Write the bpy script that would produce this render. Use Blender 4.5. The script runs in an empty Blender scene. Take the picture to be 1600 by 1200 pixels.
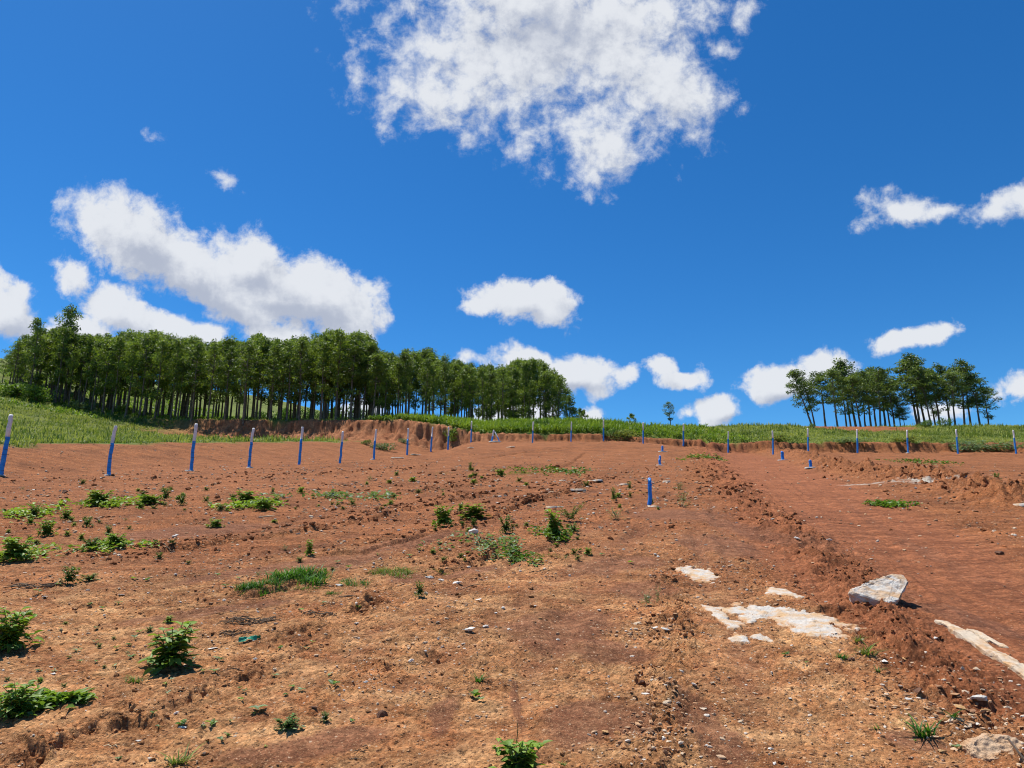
import bpy, bmesh, math, random
import numpy as np
from mathutils import Vector, Matrix
C = bpy.context.scene
COL = C.collection
R = math.radians

# ------------------------------------------------------------------ camera, sky, sun
F_PX = 1067.0                       # focal length in pixels of the 1600 px wide photograph
PITCH = R(13.1)
cam = bpy.data.cameras.new('camera')
cam.sensor_width = 36.0
cam.lens = 36.0 * F_PX / 1600.0
cam.clip_start = 0.05
cam.clip_end = 4000
camo = bpy.data.objects.new('camera', cam)
COL.objects.link(camo)
camo.location = (0, 0, 0)
camo.rotation_euler = (math.pi / 2 + PITCH, 0, 0)
C.camera = camo

SUN_EL, SUN_AZ = R(67), R(-48)      # azimuth clockwise from +Y
sun = bpy.data.lights.new('sun', 'SUN')
sun.energy = 5.0
sun.angle = R(0.5)
sun.color = (1.0, 0.955, 0.88)
suno = bpy.data.objects.new('sun', sun)
COL.objects.link(suno)
SUNV = Vector((math.sin(SUN_AZ) * math.cos(SUN_EL), math.cos(SUN_AZ) * math.cos(SUN_EL), math.sin(SUN_EL)))
suno.rotation_euler = SUNV.to_track_quat('Z', 'Y').to_euler()
suno.location = SUNV * 50

C.view_settings.view_transform = 'Standard'
C.view_settings.look = 'None'
C.view_settings.exposure = 0.38
C.view_settings.gamma = 1.0
C.render.engine = 'CYCLES'
C.cycles.pixel_filter_type = 'BLACKMAN_HARRIS'
C.cycles.filter_width = 1.05
C.render.filter_size = 1.05
C.cycles.max_bounces = 6
C.cycles.diffuse_bounces = 3
C.cycles.transparent_max_bounces = 8


class NT:
    """small helper for node trees"""
    def __init__(self, tree):
        self.t = tree; self.n = tree.nodes; self.l = tree.links

    def new(self, kind, **kw):
        nd = self.n.new(kind)
        for k, v in kw.items():
            setattr(nd, k, v)
        return nd

    def put(self, sock, v):
        if v is None: return
        if isinstance(v, bpy.types.NodeSocket): self.l.new(v, sock)
        else: sock.default_value = v

    def math(self, op, a, b=None, c=None, clamp=False):
        nd = self.new('ShaderNodeMath', operation=op, use_clamp=clamp)
        self.put(nd.inputs[0], a); self.put(nd.inputs[1], b); self.put(nd.inputs[2], c)
        return nd.outputs[0]

    def vmath(self, op, a, b=None, out=0):
        nd = self.new('ShaderNodeVectorMath', operation=op)
        self.put(nd.inputs[0], a); self.put(nd.inputs[1], b)
        return nd.outputs[out]

    def noise(self, vec, scale, detail=4, rough=0.55, dist=0.0, out=0, dims='3D', lac=2.0):
        nd = self.new('ShaderNodeTexNoise', noise_dimensions=dims)
        self.put(nd.inputs['Vector'], vec)
        nd.inputs['Scale'].default_value = scale; nd.inputs['Detail'].default_value = detail
        nd.inputs['Roughness'].default_value = rough; nd.inputs['Distortion'].default_value = dist
        nd.inputs['Lacunarity'].default_value = lac
        return nd.outputs[out]

    def ramp(self, v, a, b, lo=0.0, hi=1.0, smooth=True):
        nd = self.new('ShaderNodeMapRange', interpolation_type='SMOOTHSTEP' if smooth else 'LINEAR')
        nd.clamp = True
        self.put(nd.inputs[0], v)
        for i, q in enumerate((a, b, lo, hi)): self.put(nd.inputs[1 + i], q)
        return nd.outputs[0]

    def mix(self, f, a, b, blend='MIX'):
        nd = self.new('ShaderNodeMix', data_type='RGBA', blend_type=blend)
        nd.clamp_factor = True
        self.put(nd.inputs[0], f)
        for s, v in ((nd.inputs[6], a), (nd.inputs[7], b)):
            self.put(s, v if isinstance(v, bpy.types.NodeSocket) or len(v) == 4 else (*v, 1))
        return nd.outputs[2]

    def attr(self, name, out='Fac'):
        return self.new('ShaderNodeAttribute', attribute_name=name).outputs[out]


# camera basis as plain world constants, used to say where in the sky each cloud stands
FWD = np.array([0, math.cos(PITCH), math.sin(PITCH)])
UPV = np.array([0, -math.sin(PITCH), math.cos(PITCH)])
RGT = np.array([1.0, 0, 0])

# clouds: (u, v, radius_u, radius_v, rotation deg, weight)
CLOUDS = [
    # great cloud overhead
    (840, -10, 235, 95, 0, 1.0), (810, 90, 200, 105, 0, 1.0), (690, 150, 118, 62, 10, .85),
    (960, 60, 130, 130, 0, 1.0), (1040, 130, 85, 80, 0, .85), (940, 215, 105, 75, 0, .85), (925, 270, 60, 45, 10, .6),
    (800, 195, 120, 45, 15, .6), (1075, 190, 50, 55, 0, .55), (880, 240, 70, 50, 30, .5),
    (1130, 72, 40, 40, 0, .5), (1165, 30, 26, 60, 25, .5), (1157, 168, 26, 22, 30, .42),
    # long cumulus on the left
    (152, 342, 66, 40, 15, .95), (205, 362, 86, 58, 25, 1.0), (285, 408, 96, 52, 25, 1.0), (370, 414, 86, 52, 10, 1.0),
    (430, 446, 98, 48, 15, 1.0), (505, 462, 86, 46, 20, 1.0), (545, 494, 54, 38, 20, .9), (350, 462, 108, 34, 22, .85),
    (112, 432, 38, 30, 50, .6), (95, 412, 22, 16, 0, .4),
    (185, 482, 64, 34, 25, .95), (265, 510, 76, 28, 15, .9), (130, 515, 60, 28, 0, .8), (425, 520, 50, 22, 0, .75), (330, 518, 30, 18, 0, .65),
    (10, 492, 54, 44, 30, .9), (5, 440, 24, 11, 25, .42), (60, 525, 40, 18, 0, .5),
    # small puffs
    (232, 207, 30, 20, 20, .24), (347, 279, 22, 16, 20, .44), (285, 347, 12, 12, 40, .25),
    (815, 468, 78, 32, 0, 1.0), (862, 484, 48, 30, 0, .8), (760, 480, 45, 18, -10, .7),
    (897, 582, 66, 32, 5, 1.0), (820, 564, 62, 26, 10, .85), (785, 542, 26, 22, 0, .5), (735, 556, 22, 12, 0, .45), (985, 588, 25, 18, 0, .75),
    (1033, 575, 24, 20, 30, .7), (1060, 594, 40, 14, -5, .75), (1095, 586, 18, 20, 0, .6), (930, 650, 28, 14, 0, .6),
    (1128, 641, 40, 24, 0, .85), (1072, 645, 14, 10, 0, .35), (1226, 594, 60, 30, -5, 1.0), (1285, 578, 48, 26, 0, .95), (1184, 613, 24, 9, 0, .5),
    (1400, 325, 74, 27, -5, .82), (1355, 338, 44, 13, 0, .6), (1470, 326, 56, 16, -10, .55), (1560, 326, 52, 25, -8, .8), (1612, 316, 50, 30, 0, .8),
    (1425, 530, 76, 17, -14, .75), (1465, 518, 34, 12, -15, .6),
    (1588, 612, 44, 28, 0, .7), (1470, 640, 46, 20, 0, .6), (790, 650, 70, 26, 0, .7), (560, 640, 60, 30, 0, .6), (840, 645, 40, 28, 0, .6),
    (1000, 470, 4, 4, 0, .01),
]

# grey, flat undersides of the long cumulus and the overhead cloud
SHADE = [(300, 460, 190, 34, 22), (490, 500, 130, 28, 12), (840, 60, 170, 50, 0), (230, 400, 75, 35, 30), (420, 450, 80, 22, 15),
         (10, 530, 60, 25, 0), (1150, 655, 60, 12, 0), (1230, 628, 80, 14, 0), (880, 605, 70, 12, 0)]

world = bpy.data.worlds.new('World')
C.world = world
world.use_nodes = True
w = NT(world.node_tree)
w.n.clear()
sky = w.new('ShaderNodeTexSky', sky_type='NISHITA')
sky.sun_disc = False
sky.sun_elevation = SUN_EL
sky.sun_rotation = SUN_AZ % (2 * math.pi)
sky.altitude = 1700
sky.air_density = 1.0
sky.dust_density = 0.6
sky.ozone_density = 3.0
hs = w.new('ShaderNodeHueSaturation')
hs.inputs['Saturation'].default_value = 1.30
hs.inputs['Value'].default_value = 1.0
w.l.new(sky.outputs[0], hs.inputs['Color'])
tint = w.mix(1.0, hs.outputs[0], (0.62, 0.99, 1.13), 'MULTIPLY')
bg_sky = w.new('ShaderNodeBackground')
w.l.new(tint, bg_sky.inputs[0])
bg_sky.inputs[1].default_value = 0.096

tc = w.new('ShaderNodeTexCoord')
D = tc.outputs['Generated']
df = w.vmath('DOT_PRODUCT', D, tuple(FWD), out=1)
dr = w.vmath('DOT_PRODUCT', D, tuple(RGT), out=1)
du = w.vmath('DOT_PRODUCT', D, tuple(UPV), out=1)
dfs = w.math('MAXIMUM', df, 0.05)
comb = w.new('ShaderNodeCombineXYZ')
w.l.new(w.math('DIVIDE', dr, dfs), comb.inputs[0])
w.l.new(w.math('DIVIDE', du, dfs), comb.inputs[1])
P = comb.outputs[0]                                     # gnomonic sky coordinates, 1 unit = 1067 px


def cloud_group():
    g = bpy.data.node_groups.new('cloud density', 'ShaderNodeTree')
    g.interface.new_socket('P', in_out='INPUT', socket_type='NodeSocketVector')
    g.interface.new_socket('Dens', in_out='OUTPUT', socket_type='NodeSocketFloat')
    g.interface.new_socket('Shape', in_out='OUTPUT', socket_type='NodeSocketFloat')
    q = NT(g)
    gi = q.new('NodeGroupInput'); go = q.new('NodeGroupOutput')
    p0 = gi.outputs[0]
    wv = q.noise(p0, 9.0, 3, 0.55, out=1)
    wv = q.vmath('SUBTRACT', wv, (0.5, 0.5, 0.5))
    p1 = q.vmath('ADD', p0, q.vmath('MULTIPLY', wv, (0.055, 0.05, 0)))
    acc = None
    for (u, v, ru, rv, rot, wt) in CLOUDS:
        cx, cy = (u - 800) / F_PX, (600 - v) / F_PX
        mp = q.new('ShaderNodeMapping', vector_type='TEXTURE')
        q.l.new(p1, mp.inputs[0])
        mp.inputs['Location'].default_value = (cx, cy, 0)
        mp.inputs['Rotation'].default_value = (0, 0, R(-rot))
        mp.inputs['Scale'].default_value = (ru / F_PX, rv / F_PX, 1)
        ln = q.vmath('LENGTH', mp.outputs[0], out=1)
        m = q.math('MULTIPLY_ADD', ln, -wt * 0.62, wt)
        acc = m if acc is None else q.math('SMOOTH_MAX', acc, m, 0.12)
    # cauliflower detail
    f1 = q.noise(p0, 23.0, 10, 0.64, 0.15)
    f2 = q.noise(p0, 5.5, 3, 0.5)
    fb = q.math('MULTIPLY_ADD', f2, 0.45, q.math('MULTIPLY', f1, 0.95))      # about 0.7 mean
    sp = q.new('ShaderNodeSeparateXYZ'); q.l.new(p0, sp.inputs[0])
    amp = q.ramp(sp.outputs[1], .10, .36, 1.18, 1.55)           # low cumulus are firmer, the high cloud more torn
    d = q.math('ADD', acc, q.math('MULTIPLY', q.math('SUBTRACT', fb, 0.70), amp))
    q.l.new(d, go.inputs[0])
    q.l.new(acc, go.inputs[1])
    return g


CG = cloud_group()


def cg(vec):
    nd = w.new('ShaderNodeGroup'); nd.node_tree = CG
    w.l.new(vec, nd.inputs[0]); return nd.outputs


d0 = cg(P)
d1 = cg(w.vmath('ADD', P, (-0.016, 0.026, 0)))
front = w.ramp(df, 0.1, 0.3)
hi_ = w.new('ShaderNodeSeparateXYZ'); w.l.new(P, hi_.inputs[0])
alpha = w.math('MULTIPLY', w.ramp(d0[0], 0.21, w.ramp(hi_.outputs[1], .10, .36, .50, .76)), front)
acc = None
for (u, v, ru, rv, rot) in SHADE:
    mp = w.new('ShaderNodeMapping', vector_type='TEXTURE')
    w.l.new(P, mp.inputs[0])
    mp.inputs['Location'].default_value = ((u - 800) / F_PX, (600 - v) / F_PX, 0)
    mp.inputs['Rotation'].default_value = (0, 0, R(-rot)); mp.inputs['Scale'].default_value = (ru / F_PX, rv / F_PX, 1)
    m = w.math('SUBTRACT', 1.0, w.vmath('LENGTH', mp.outputs[0], out=1), clamp=True)
    acc = m if acc is None else w.math('MAXIMUM', acc, m)
nz = w.noise(P, 14.0, 6, 0.6)
lit = w.math('SUBTRACT', d0[0], d1[0])                                   # thinner towards the sun = lit
lit = w.ramp(lit, -0.55, 0.50)
lit = w.math('ADD', lit, w.math('MULTIPLY', acc, -0.75))
lit = w.math('ADD', lit, w.math('MULTIPLY', w.math('SUBTRACT', nz, 0.5), 0.35))
lit = w.ramp(lit, -0.35, 0.85)
ccol = w.mix(lit, (0.52, 0.57, 0.69), (0.90, 0.93, 0.98))
bg_cloud = w.new('ShaderNodeBackground')
w.l.new(ccol, bg_cloud.inputs[0])
bg_cloud.inputs[1].default_value = 0.68
ms = w.new('ShaderNodeMixShader')
w.l.new(w.math('MULTIPLY', alpha, 0.97), ms.inputs[0])
w.l.new(bg_sky.outputs[0], ms.inputs[1]); w.l.new(bg_cloud.outputs[0], ms.inputs[2])
wo = w.new('ShaderNodeOutputWorld')
w.l.new(ms.outputs[0], wo.inputs[0])
world.cycles.sampling_method = 'MANUAL'
world.cycles.sample_map_resolution = 256

# ------------------------------------------------------------------ noise in numpy
_rs = np.random.RandomState(7)
_PERM = np.concatenate([_rs.permutation(1024)] * 2)
_GR = _rs.uniform(0, 2 * np.pi, 1024)
_GX, _GY = np.cos(_GR), np.sin(_GR)


def perlin(x, y):
    xi = np.floor(x).astype(np.int64); yi = np.floor(y).astype(np.int64)
    xf = x - xi; yf = y - yi
    u = xf * xf * xf * (xf * (xf * 6 - 15) + 10); v = yf * yf * yf * (yf * (yf * 6 - 15) + 10)
    def g(ix, iy, dx, dy):
        h = _PERM[(_PERM[ix & 1023] + iy) & 1023]
        return _GX[h] * dx + _GY[h] * dy
    a = g(xi, yi, xf, yf); b = g(xi + 1, yi, xf - 1, yf)
    c = g(xi, yi + 1, xf, yf - 1); d = g(xi + 1, yi + 1, xf - 1, yf - 1)
    return ((a + u * (b - a)) * (1 - v) + (c + u * (d - c)) * v) * 1.5


def fbm(x, y, wl, octs, gain=0.5, ox=0.0):
    s = 0.0; a = 1.0; f = 1.0 / wl
    for i in range(octs):
        s = s + a * perlin(x * f + 13.7 * i + ox, y * f - 7.3 * i + ox * 1.7)
        a *= gain; f *= 2.03
    return s


def sst(x, a, b):
    t = np.clip((x - a) / (b - a), 0, 1)
    return t * t * (3 - 2 * t)


# ------------------------------------------------------------------ terrain
def bank_y(x):
    return np.interp(x, [-95, -60, -45, -25, -12, -3, 60, 120], [100, 90, 83, 75, 68.5, 66, 66, 72])


BW = ([-60, -30, -12, -4, 60], [3.0, 2.6, 2.8, 0.8, 0.9])


def front_dz(x, y):
    """ground in front of the bank, metres above the plane of the cleared field"""
    dL = -(x + 18) * 0.947 + (y - 23) * 0.323
    dz = 1.15 * sst(dL, 0.5, 9.0)
    wl = np.clip((-26 - x) / 50, 0, 1.3)
    dz = dz + 0.11 * np.clip(dL - 8, 0, 80) * wl
    hump = sst(y, 34, 60) * (sst(x, -9, -3) - sst(x, 10, 20))
    return np.maximum(dz * (1 - sst(x, -12, -5)), 0) + 1.05 * hump * (x > -20) * sst(x, -9, -3)


def macro(x, y):
    x = np.asarray(x, float); y = np.asarray(y, float)
    z = -1.45 + 0.151 * np.maximum(y, -6) + 0.05 * np.minimum(y + 6, 0)
    near = sst(y, -2, 2)
    by = bank_y(x) + .6 * perlin(x / 5.0, y * 0 + 3.3) + 0.5 * perlin(x / 1.3, y * 0 + 9.1) + .35 * perlin(x / .5, y * .3 + 2.1)
    fr = front_dz(x, np.minimum(y, by))
    top = np.interp(x, [-95, -60, -45, -25, -12, -7, -3, 8, 13, 20, 40, 80], [9.0, 5.2, 3.75, 3.45, 3.3, 2.6, 1.75, 1.7, 1.4, .85, .8, .8])
    top = np.maximum(top, fr)
    past = np.clip(y - by, 0, None)
    rise = np.interp(x, [-60, -20, -6, 0, 15, 30, 80], [.0, .0, .05, .085, .09, .12, .11])
    crest = np.interp(x, [-20, -6, 0, 20, 80], [8, 14, 15, 17, 18])
    top2 = top + rise * np.minimum(past, crest) - 0.045 * np.clip(past - crest - 4, 0, 260) * sst(x + 0.12 * y, -14, 6)
    wid = np.interp(x, *BW)
    t_ = np.clip(past / wid, 0, 1)
    k = np.where(t_ < .68, .46 * (t_ / .68) ** 1.15, .46 + .54 * sst(t_, .66, 1.0))
    # gullied face
    k2 = np.clip(k + 0.20 * perlin(x / 0.9, past * 0.15 + 2.0) * 4 * k * (1 - k), 0, 1)
    z = z + (fr * (1 - k2) + top2 * k2) * near
    z = z + 22 * np.exp(-((x + 235) / 110) ** 2 - ((y - 235) / 95) ** 2)
    return z


def ray(u, v):
    d = RGT * (u - 800) / F_PX + UPV * (600 - v) / F_PX + FWD
    return d / d[1]                                    # scaled so that y advances by one


_TS = np.exp(np.linspace(math.log(1.6), math.log(420), 1600))


_HC = {}


def hit(u, v, hf):
    if hf is macro:
        if (u, v) not in _HC: _HC[(u, v)] = _hit(u, v, hf)
        return _HC[(u, v)].copy()
    return _hit(u, v, hf)


def _hit(u, v, hf):
    d = ray(u, v)
    dz = d[2] * _TS - hf(d[0] * _TS, _TS)
    s = np.nonzero(dz < 0)[0]
    if len(s) == 0: return np.array([d[0] * 90, 90.0])
    i = s[0]
    if i == 0: t = _TS[0]
    else:
        a, b = dz[i - 1], dz[i]
        t = _TS[i - 1] + (_TS[i] - _TS[i - 1]) * a / (a - b)
    return np.array([d[0] * t, t])


def line(pts):
    return np.array([hit(u, v, macro) for u, v in pts])


def poly_dist(x, y, pl, pad):
    """signed distance (positive on the far side of a line drawn left to right), arc length, index mask"""
    lo = pl.min(0) - pad; hi = pl.max(0) + pad
    m = np.nonzero((x > lo[0]) & (x < hi[0]) & (y > lo[1]) & (y < hi[1]))[0]
    best = np.full(len(m), 1e9); sgn = np.ones(len(m)); arc = np.zeros(len(m)); s0 = 0.0
    px, py = x[m], y[m]
    tot = np.sum(np.linalg.norm(np.diff(pl, axis=0), axis=1))
    for a, b in zip(pl[:-1], pl[1:]):
        e = b - a; L2 = e @ e
        t = np.clip(((px - a[0]) * e[0] + (py - a[1]) * e[1]) / L2, 0, 1)
        dx = px - a[0] - t * e[0]; dy = py - a[1] - t * e[1]
        d = np.hypot(dx, dy); q = d < best
        best[q] = d[q]; sgn[q] = np.sign(e[0] * dy - e[1] * dx)[q]
        arc[q] = (s0 + t * math.sqrt(L2))[q]
        s0 += math.sqrt(L2)
    return m, best * np.where(sgn == 0, 1, sgn), arc / tot


# scarps: soil on the far side stands H metres higher, with a sharp edge
SCARPS = [
    ([(205, 874), (262, 858), (330, 851), (400, 842), (470, 833), (525, 823), (575, 815), (610, 804), (660, 793), (720, 783), (770, 772)], .075, .9),
    ([(765, 816), (800, 797), (830, 787), (860, 776), (895, 767), (925, 755), (962, 748)], .10, .8),
    ([(480, 872), (560, 866), (612, 856), (650, 842), (700, 834), (755, 818)], .06, .6),
    ([(225, 968), (300, 959), (352, 953), (420, 935)], .03, .4),
    ([(395, 935), (430, 925), (480, 912)], .05, .4),
    ([(690, 900), (720, 889), (748, 878), (772, 866)], .07, .4),
    ([(535, 958), (575, 951), (600, 938)], .045, .35),
    ([(-40, 1205), (40, 1190), (80, 1178), (115, 1158), (150, 1134), (205, 1120)], .13, .35),
    ([(170, 1138), (205, 1126), (226, 1122)], .06, .2),
    ([(238, 1112), (275, 1101), (300, 1086), (350, 1064), (398, 1050), (440, 1030), (480, 1008)], .06, .3),
    ([(408, 1002), (430, 998), (455, 988), (500, 984)], .035, .2),
    ([(580, 1050), (592, 1044), (606, 1034)], .05, .15),
    ([(666, 1036), (680, 1031), (692, 1028)], .04, .12),
    ([(1018, 966), (1040, 970), (1054, 960), (1060, 945)], .05, .15),
    ([(995, 1008), (1012, 1016), (1030, 1030)], .04, .15),
    ([(1245, 958), (1290, 962), (1318, 958), (1345, 952)], .09, .2),
    ([(1405, 1020), (1440, 1026), (1470, 1042)], .10, .25),
    ([(1425, 1080), (1445, 1090), (1470, 1092)], .05, .15),
    ([(100, 958), (150, 948), (200, 934)], .03, .3),
    ([(700, 722), (760, 716), (830, 706), (900, 698)], .10, 1.5),
    ([(620, 775), (680, 766), (740, 757), (790, 742)], .06, 1.0),
    ([(860, 738), (885, 728), (905, 715), (915, 706)], .12, 1.0),
    ([(0, 755), (100, 750), (220, 752), (330, 748)], .05, 1.2),
    ([(430, 745), (520, 740), (640, 733), (720, 722)], .06, 1.4),
]
SCARPS = [(line(p), h, wd) for p, h, wd in SCARPS]
RUTS = [(line(p), h) for p, h in [
    ([(300, 1210), (400, 1120), (520, 1035), (660, 950), (800, 880), (960, 812), (1080, 760)], .030),
    ([(470, 1210), (580, 1110), (700, 1020), (820, 935), (930, 868), (1040, 805)], .022),
    ([(790, 1190), (812, 1110), (850, 1030), (900, 950), (960, 880), (1010, 820)], .028),
    ([(1130, 1210), (1115, 1120), (1105, 1030), (1100, 940), (1092, 860), (1085, 790)], .026),
    ([(1210, 1210), (1185, 1110), (1160, 1020), (1145, 930), (1130, 850), (1110, 780)], .020),
    ([(0, 1060), (150, 1010), (330, 955), (520, 895), (700, 840), (860, 790), (1000, 745)], .030),
    ([(0, 960), (160, 920), (340, 880), (520, 845), (700, 805), (860, 765)], .028),
    ([(0, 900), (200, 860), (420, 822), (640, 782), (820, 748)], .030),
    ([(1240, 790), (1330, 860), (1430, 930), (1540, 1000), (1640, 1060)], .022),
    ([(1300, 770), (1400, 830), (1500, 885), (1640, 955)], .022)]]
# crumbly ridges: centre line, half width, height
WINDROW = line([(1094, 700), (1108, 722), (1130, 752), (1165, 780), (1215, 815), (1270, 852), (1315, 890), (1350, 930), (1400, 980), (1455, 1025), (1520, 1075), (1620, 1145), (1700, 1200)])
RIGHTBANK = line([(1205, 700), (1250, 712), (1320, 737), (1400, 748), (1500, 764), (1620, 790)])
MIDEDGE = line([(1035, 905), (1050, 940), (1055, 980), (1050, 1030), (1055, 1080), (1040, 1140), (1020, 1210)])
RIDGES = [(WINDROW, .55, .17), (RIGHTBANK, 1.0, .5), (MIDEDGE, .16, .035)]
TRACKS = line([(1130, 700), (1200, 740), (1290, 800), (1370, 860), (1460, 930), (1560, 1000), (1700, 1080)])   # smooth graded track
SILT = [  # washed, smooth dark soil: centre, radii, rotation
    (550, 878, 60, 12, -8), (330, 955, 130, 9, -10), (735, 892, 40, 8, -15), (480, 1170, 140, 28, -6), (810, 1100, 12, 40, 15), (1100, 1130, 55, 70, 0),
    (880, 975, 110, 30, -5), (1480, 950, 70, 30, 25), (640, 850, 90, 9, -15), (960, 880, 90, 14, -5), (1120, 850, 70, 20, 0), (1060, 805, 90, 10, 0), (1420, 1150, 60, 25, 10), (640, 905, 50, 10, 0), (930, 1130, 110, 40, -10), (900, 1010, 130, 28, 5), (700, 1120, 30, 30, 20), (1010, 920, 60, 18, 0), (1180, 830, 60, 24, 20), (420, 890, 120, 14, -12), (300, 830, 120, 12, -5), (1560, 1170, 50, 20, 0)]


PITS = [(492, 984, 24, 12), (462, 988, 14, 10), (422, 1004, 14, 11), (200, 1108, 24, 16), (195, 1131, 34, 9), (222, 1138, 20, 8), (1294, 958, 28, 8), (1402, 1012, 22, 10), (1440, 1020, 24, 12), (1466, 1036, 16, 14), (1440, 1086, 30, 9),
        (565, 954, 26, 9), (595, 944, 20, 9), (590, 1044, 22, 9), (678, 1031, 26, 6), (1004, 1066, 22, 8), (1035, 968, 30, 8), (1052, 950, 10, 12), (60, 1182, 60, 14), (110, 1160, 30, 12), (20, 1165, 30, 10), (330, 1078, 26, 8), (395, 1052, 24, 8), (300, 1090, 24, 8), (890, 1013, 14, 5), (1360, 1002, 30, 9), (870, 1010, 10, 5)]


def height_and_masks(x, y):
    x = np.asarray(x, float).ravel(); y = np.asarray(y, float).ravel()
    z = macro(x, y)
    n = len(x)
    rough = np.ones(n) * (0.75 + 0.5 * fbm(x, y, 2.3, 2, ox=3))
    silt = np.zeros(n); clod = np.zeros(n); add = np.zeros(n)
    wx = x + 0.10 * fbm(x, y, 0.5, 3, ox=11); wy = y + 0.10 * fbm(x, y, 0.5, 3, ox=17)
    # track
    m, d, s = poly_dist(x, y, TRACKS, 6)
    hw = np.interp(y[m], [5, 9, 20, 60], [0.9, 1.6, 2.2, 2.6])
    tr = 1 - sst(np.abs(d), hw * 0.7, hw * 1.25)
    rough[m] *= 1 - 0.85 * tr
    track = np.zeros(n); track[m] = tr
    add[m] += -0.06 * tr + tr * (.016 * perlin(d / .22, s * 5) + .010 * perlin(d / .09, s * 12 + 5))
    for (u, v, ru, rv, rot) in SILT:
        c = hit(u, v, macro); ex = hit(u + ru, v, macro) - c
        rx = np.linalg.norm(ex)
        ry = abs(hit(u, v - rv, macro)[1] - hit(u, v + rv, macro)[1]) / 2
        ty = ry / rv; sl = math.tan(R(-rot)) * ty / (rx / ru)       # the line leans away from the viewer
        dx = wx - c[0]; dy = wy - c[1] - sl * dx
        q = (dx / rx) ** 2 + (dy / ry) ** 2
        k = (1 - sst(q, 0.35, 1.1)); silt = np.maximum(silt, k)
    rough *= 1 - 0.5 * silt
    for pl, H, wd in SCARPS:
        m, d, s = poly_dist(wx, wy, pl, wd * 5)
        H2 = (.50 if np.mean(pl[:, 1]) < 6 else .8) * H * (0.45 + 0.75 * np.clip(0.5 + 1.0 * perlin(x[m] / .6 + H * 100, y[m] / .6 + wd * 7), 0, 1)) * np.minimum(1, np.minimum(s, 1 - s) * 12 + 0.05)
        d2 = d + 0.035 * perlin(x[m] / .18, y[m] / .18) + 0.015 * perlin(x[m] / .06, y[m] / .06)
        up = np.where(d2 > 0, np.minimum(d2 / 0.035, 1) * np.exp(-np.clip(d2 - 0.05, 0, None) / wd), 0)
        dn = np.where(d2 <= 0, -0.22 * np.exp(d2 / (wd * 0.35)), -0.22 * np.clip(1 - d2 / .035, 0, 1))
        add[m] += H2 * (up + dn)
        e = np.exp(-np.clip(d2, 0, None) / (wd * .5)) * (d2 > -0.03) * np.minimum(1, H / .07)
        clod[m] = np.maximum(clod[m], e * 0.8)
    for (u, v, wp, hp) in PITS:
        c = hit(u, v, macro); s_ = px_m(np.array([c[0], c[1], 0])); rx = wp * s_ * .5; ry = max(abs(hit(u, v - hp / 2, macro)[1] - hit(u, v + hp / 2, macro)[1]) / 2, rx * .6)
        m = np.nonzero((np.abs(x - c[0]) < rx * 3) & (np.abs(y - c[1]) < ry * 3))[0]
        if len(m) == 0: continue
        dx = (wx[m] - c[0]) / rx; dy = (wy[m] - c[1]) / ry
        q = dx * dx + np.where(dy > 0, dy * 1.0, dy * .6) ** 2
        add[m] -= .40 * min(rx * .9, .06) * (1 - sst(q, .45, 1.0)) - min(rx * .5, .04) * np.exp(-((np.sqrt(q) - 1.25) / .3) ** 2) * (dy > 0)
    for pl, dep in RUTS:
        m, d, s = poly_dist(wx, wy, pl, .8)
        ends = np.minimum(1, np.minimum(s, 1 - s) * 8) * np.clip(.7 + .8 * perlin(s * 5, s * 0 + dep * 900), .15, 1.2)
        add[m] += dep * ends * (-np.exp(-(d / .085) ** 2) + .55 * np.exp(-((np.abs(d) - .20) / .075) ** 2))
        silt[m] = np.maximum(silt[m], .75 * ends * np.exp(-(d / .12) ** 2))
        rough[m] *= 1 - .6 * np.exp(-(d / .09) ** 2)
    for k, (pl, hw, H) in enumerate(RIDGES):
        m, d, s = poly_dist(wx, wy, pl, hw * 3 + 1)
        yy = y[m]
        wsc = np.interp(yy, [4, 8, 20, 60], [0.55, 0.8, 1.3, 2.2]) if k == 0 else 1.0
        g = np.exp(-(d / (hw * wsc)) ** 2)
        lump = (0.9 if k else np.interp(s, [0, .5, .75, 1], [.9, .8, .6, .7])) * 0.7 + 0.6 * perlin(x[m] / (.5 * hw / .5), y[m] / (.5 * hw / .5)) + 0.4 * perlin(x[m] / .16, y[m] / .16)
        add[m] += H * g * lump * (wsc if k == 0 else 1)
        rough[m] += 1.9 * g * (1 if k < 2 else .6)
        clod[m] = np.maximum(clod[m], g * (1.0, .9, .45)[k] * (1 - .3 * sst(s, .45, .7) * (k == 0)) * np.clip(.75 + .9 * perlin(x[m] / .7, y[m] / .7), .2, 1))
    far = sst(np.hypot(x, y), 40, 75)
    z = z + add
    z += 0.030 * fbm(x, y, 2.6, 2, ox=1) + 0.012 * fbm(x, y, .55, 2, ox=2) * rough
    b1 = 0.30 - np.abs(fbm(x, y, .17, 2, ox=4)); b2 = 0.28 - np.abs(fbm(x, y, .062, 2, ox=5))
    z += (0.032 * b1 + 0.022 * b2) * rough + 0.005 * perlin(x / .02, y / .02) * rough
    byk = bank_y(x)
    bk = sst(y - byk, -2.5, 0.0) * (1 - sst(y - byk, 1.8, 4.0)) * (1 - .6 * sst(x, -4, 2))
    z -= bk * (0.30 * np.abs(fbm(x * 1.25 - .6 * (y - byk) + .5 * fbm(x, y, 2.0, 2, ox=67), (y - byk) * .35, .8, 3, ox=61)) + 0.42 * np.abs(fbm(x, y, 1.1, 4, ox=63)) - .18)
    z += far * 0.10 * fbm(x, y, 1.7, 3, ox=6)
    by = bank_y(x)
    dL = -(x + 18) * 0.947 + (y - 23) * 0.323
    # where grass grows
    gn = fbm(x, y, 3.0, 3, ox=21)
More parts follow.
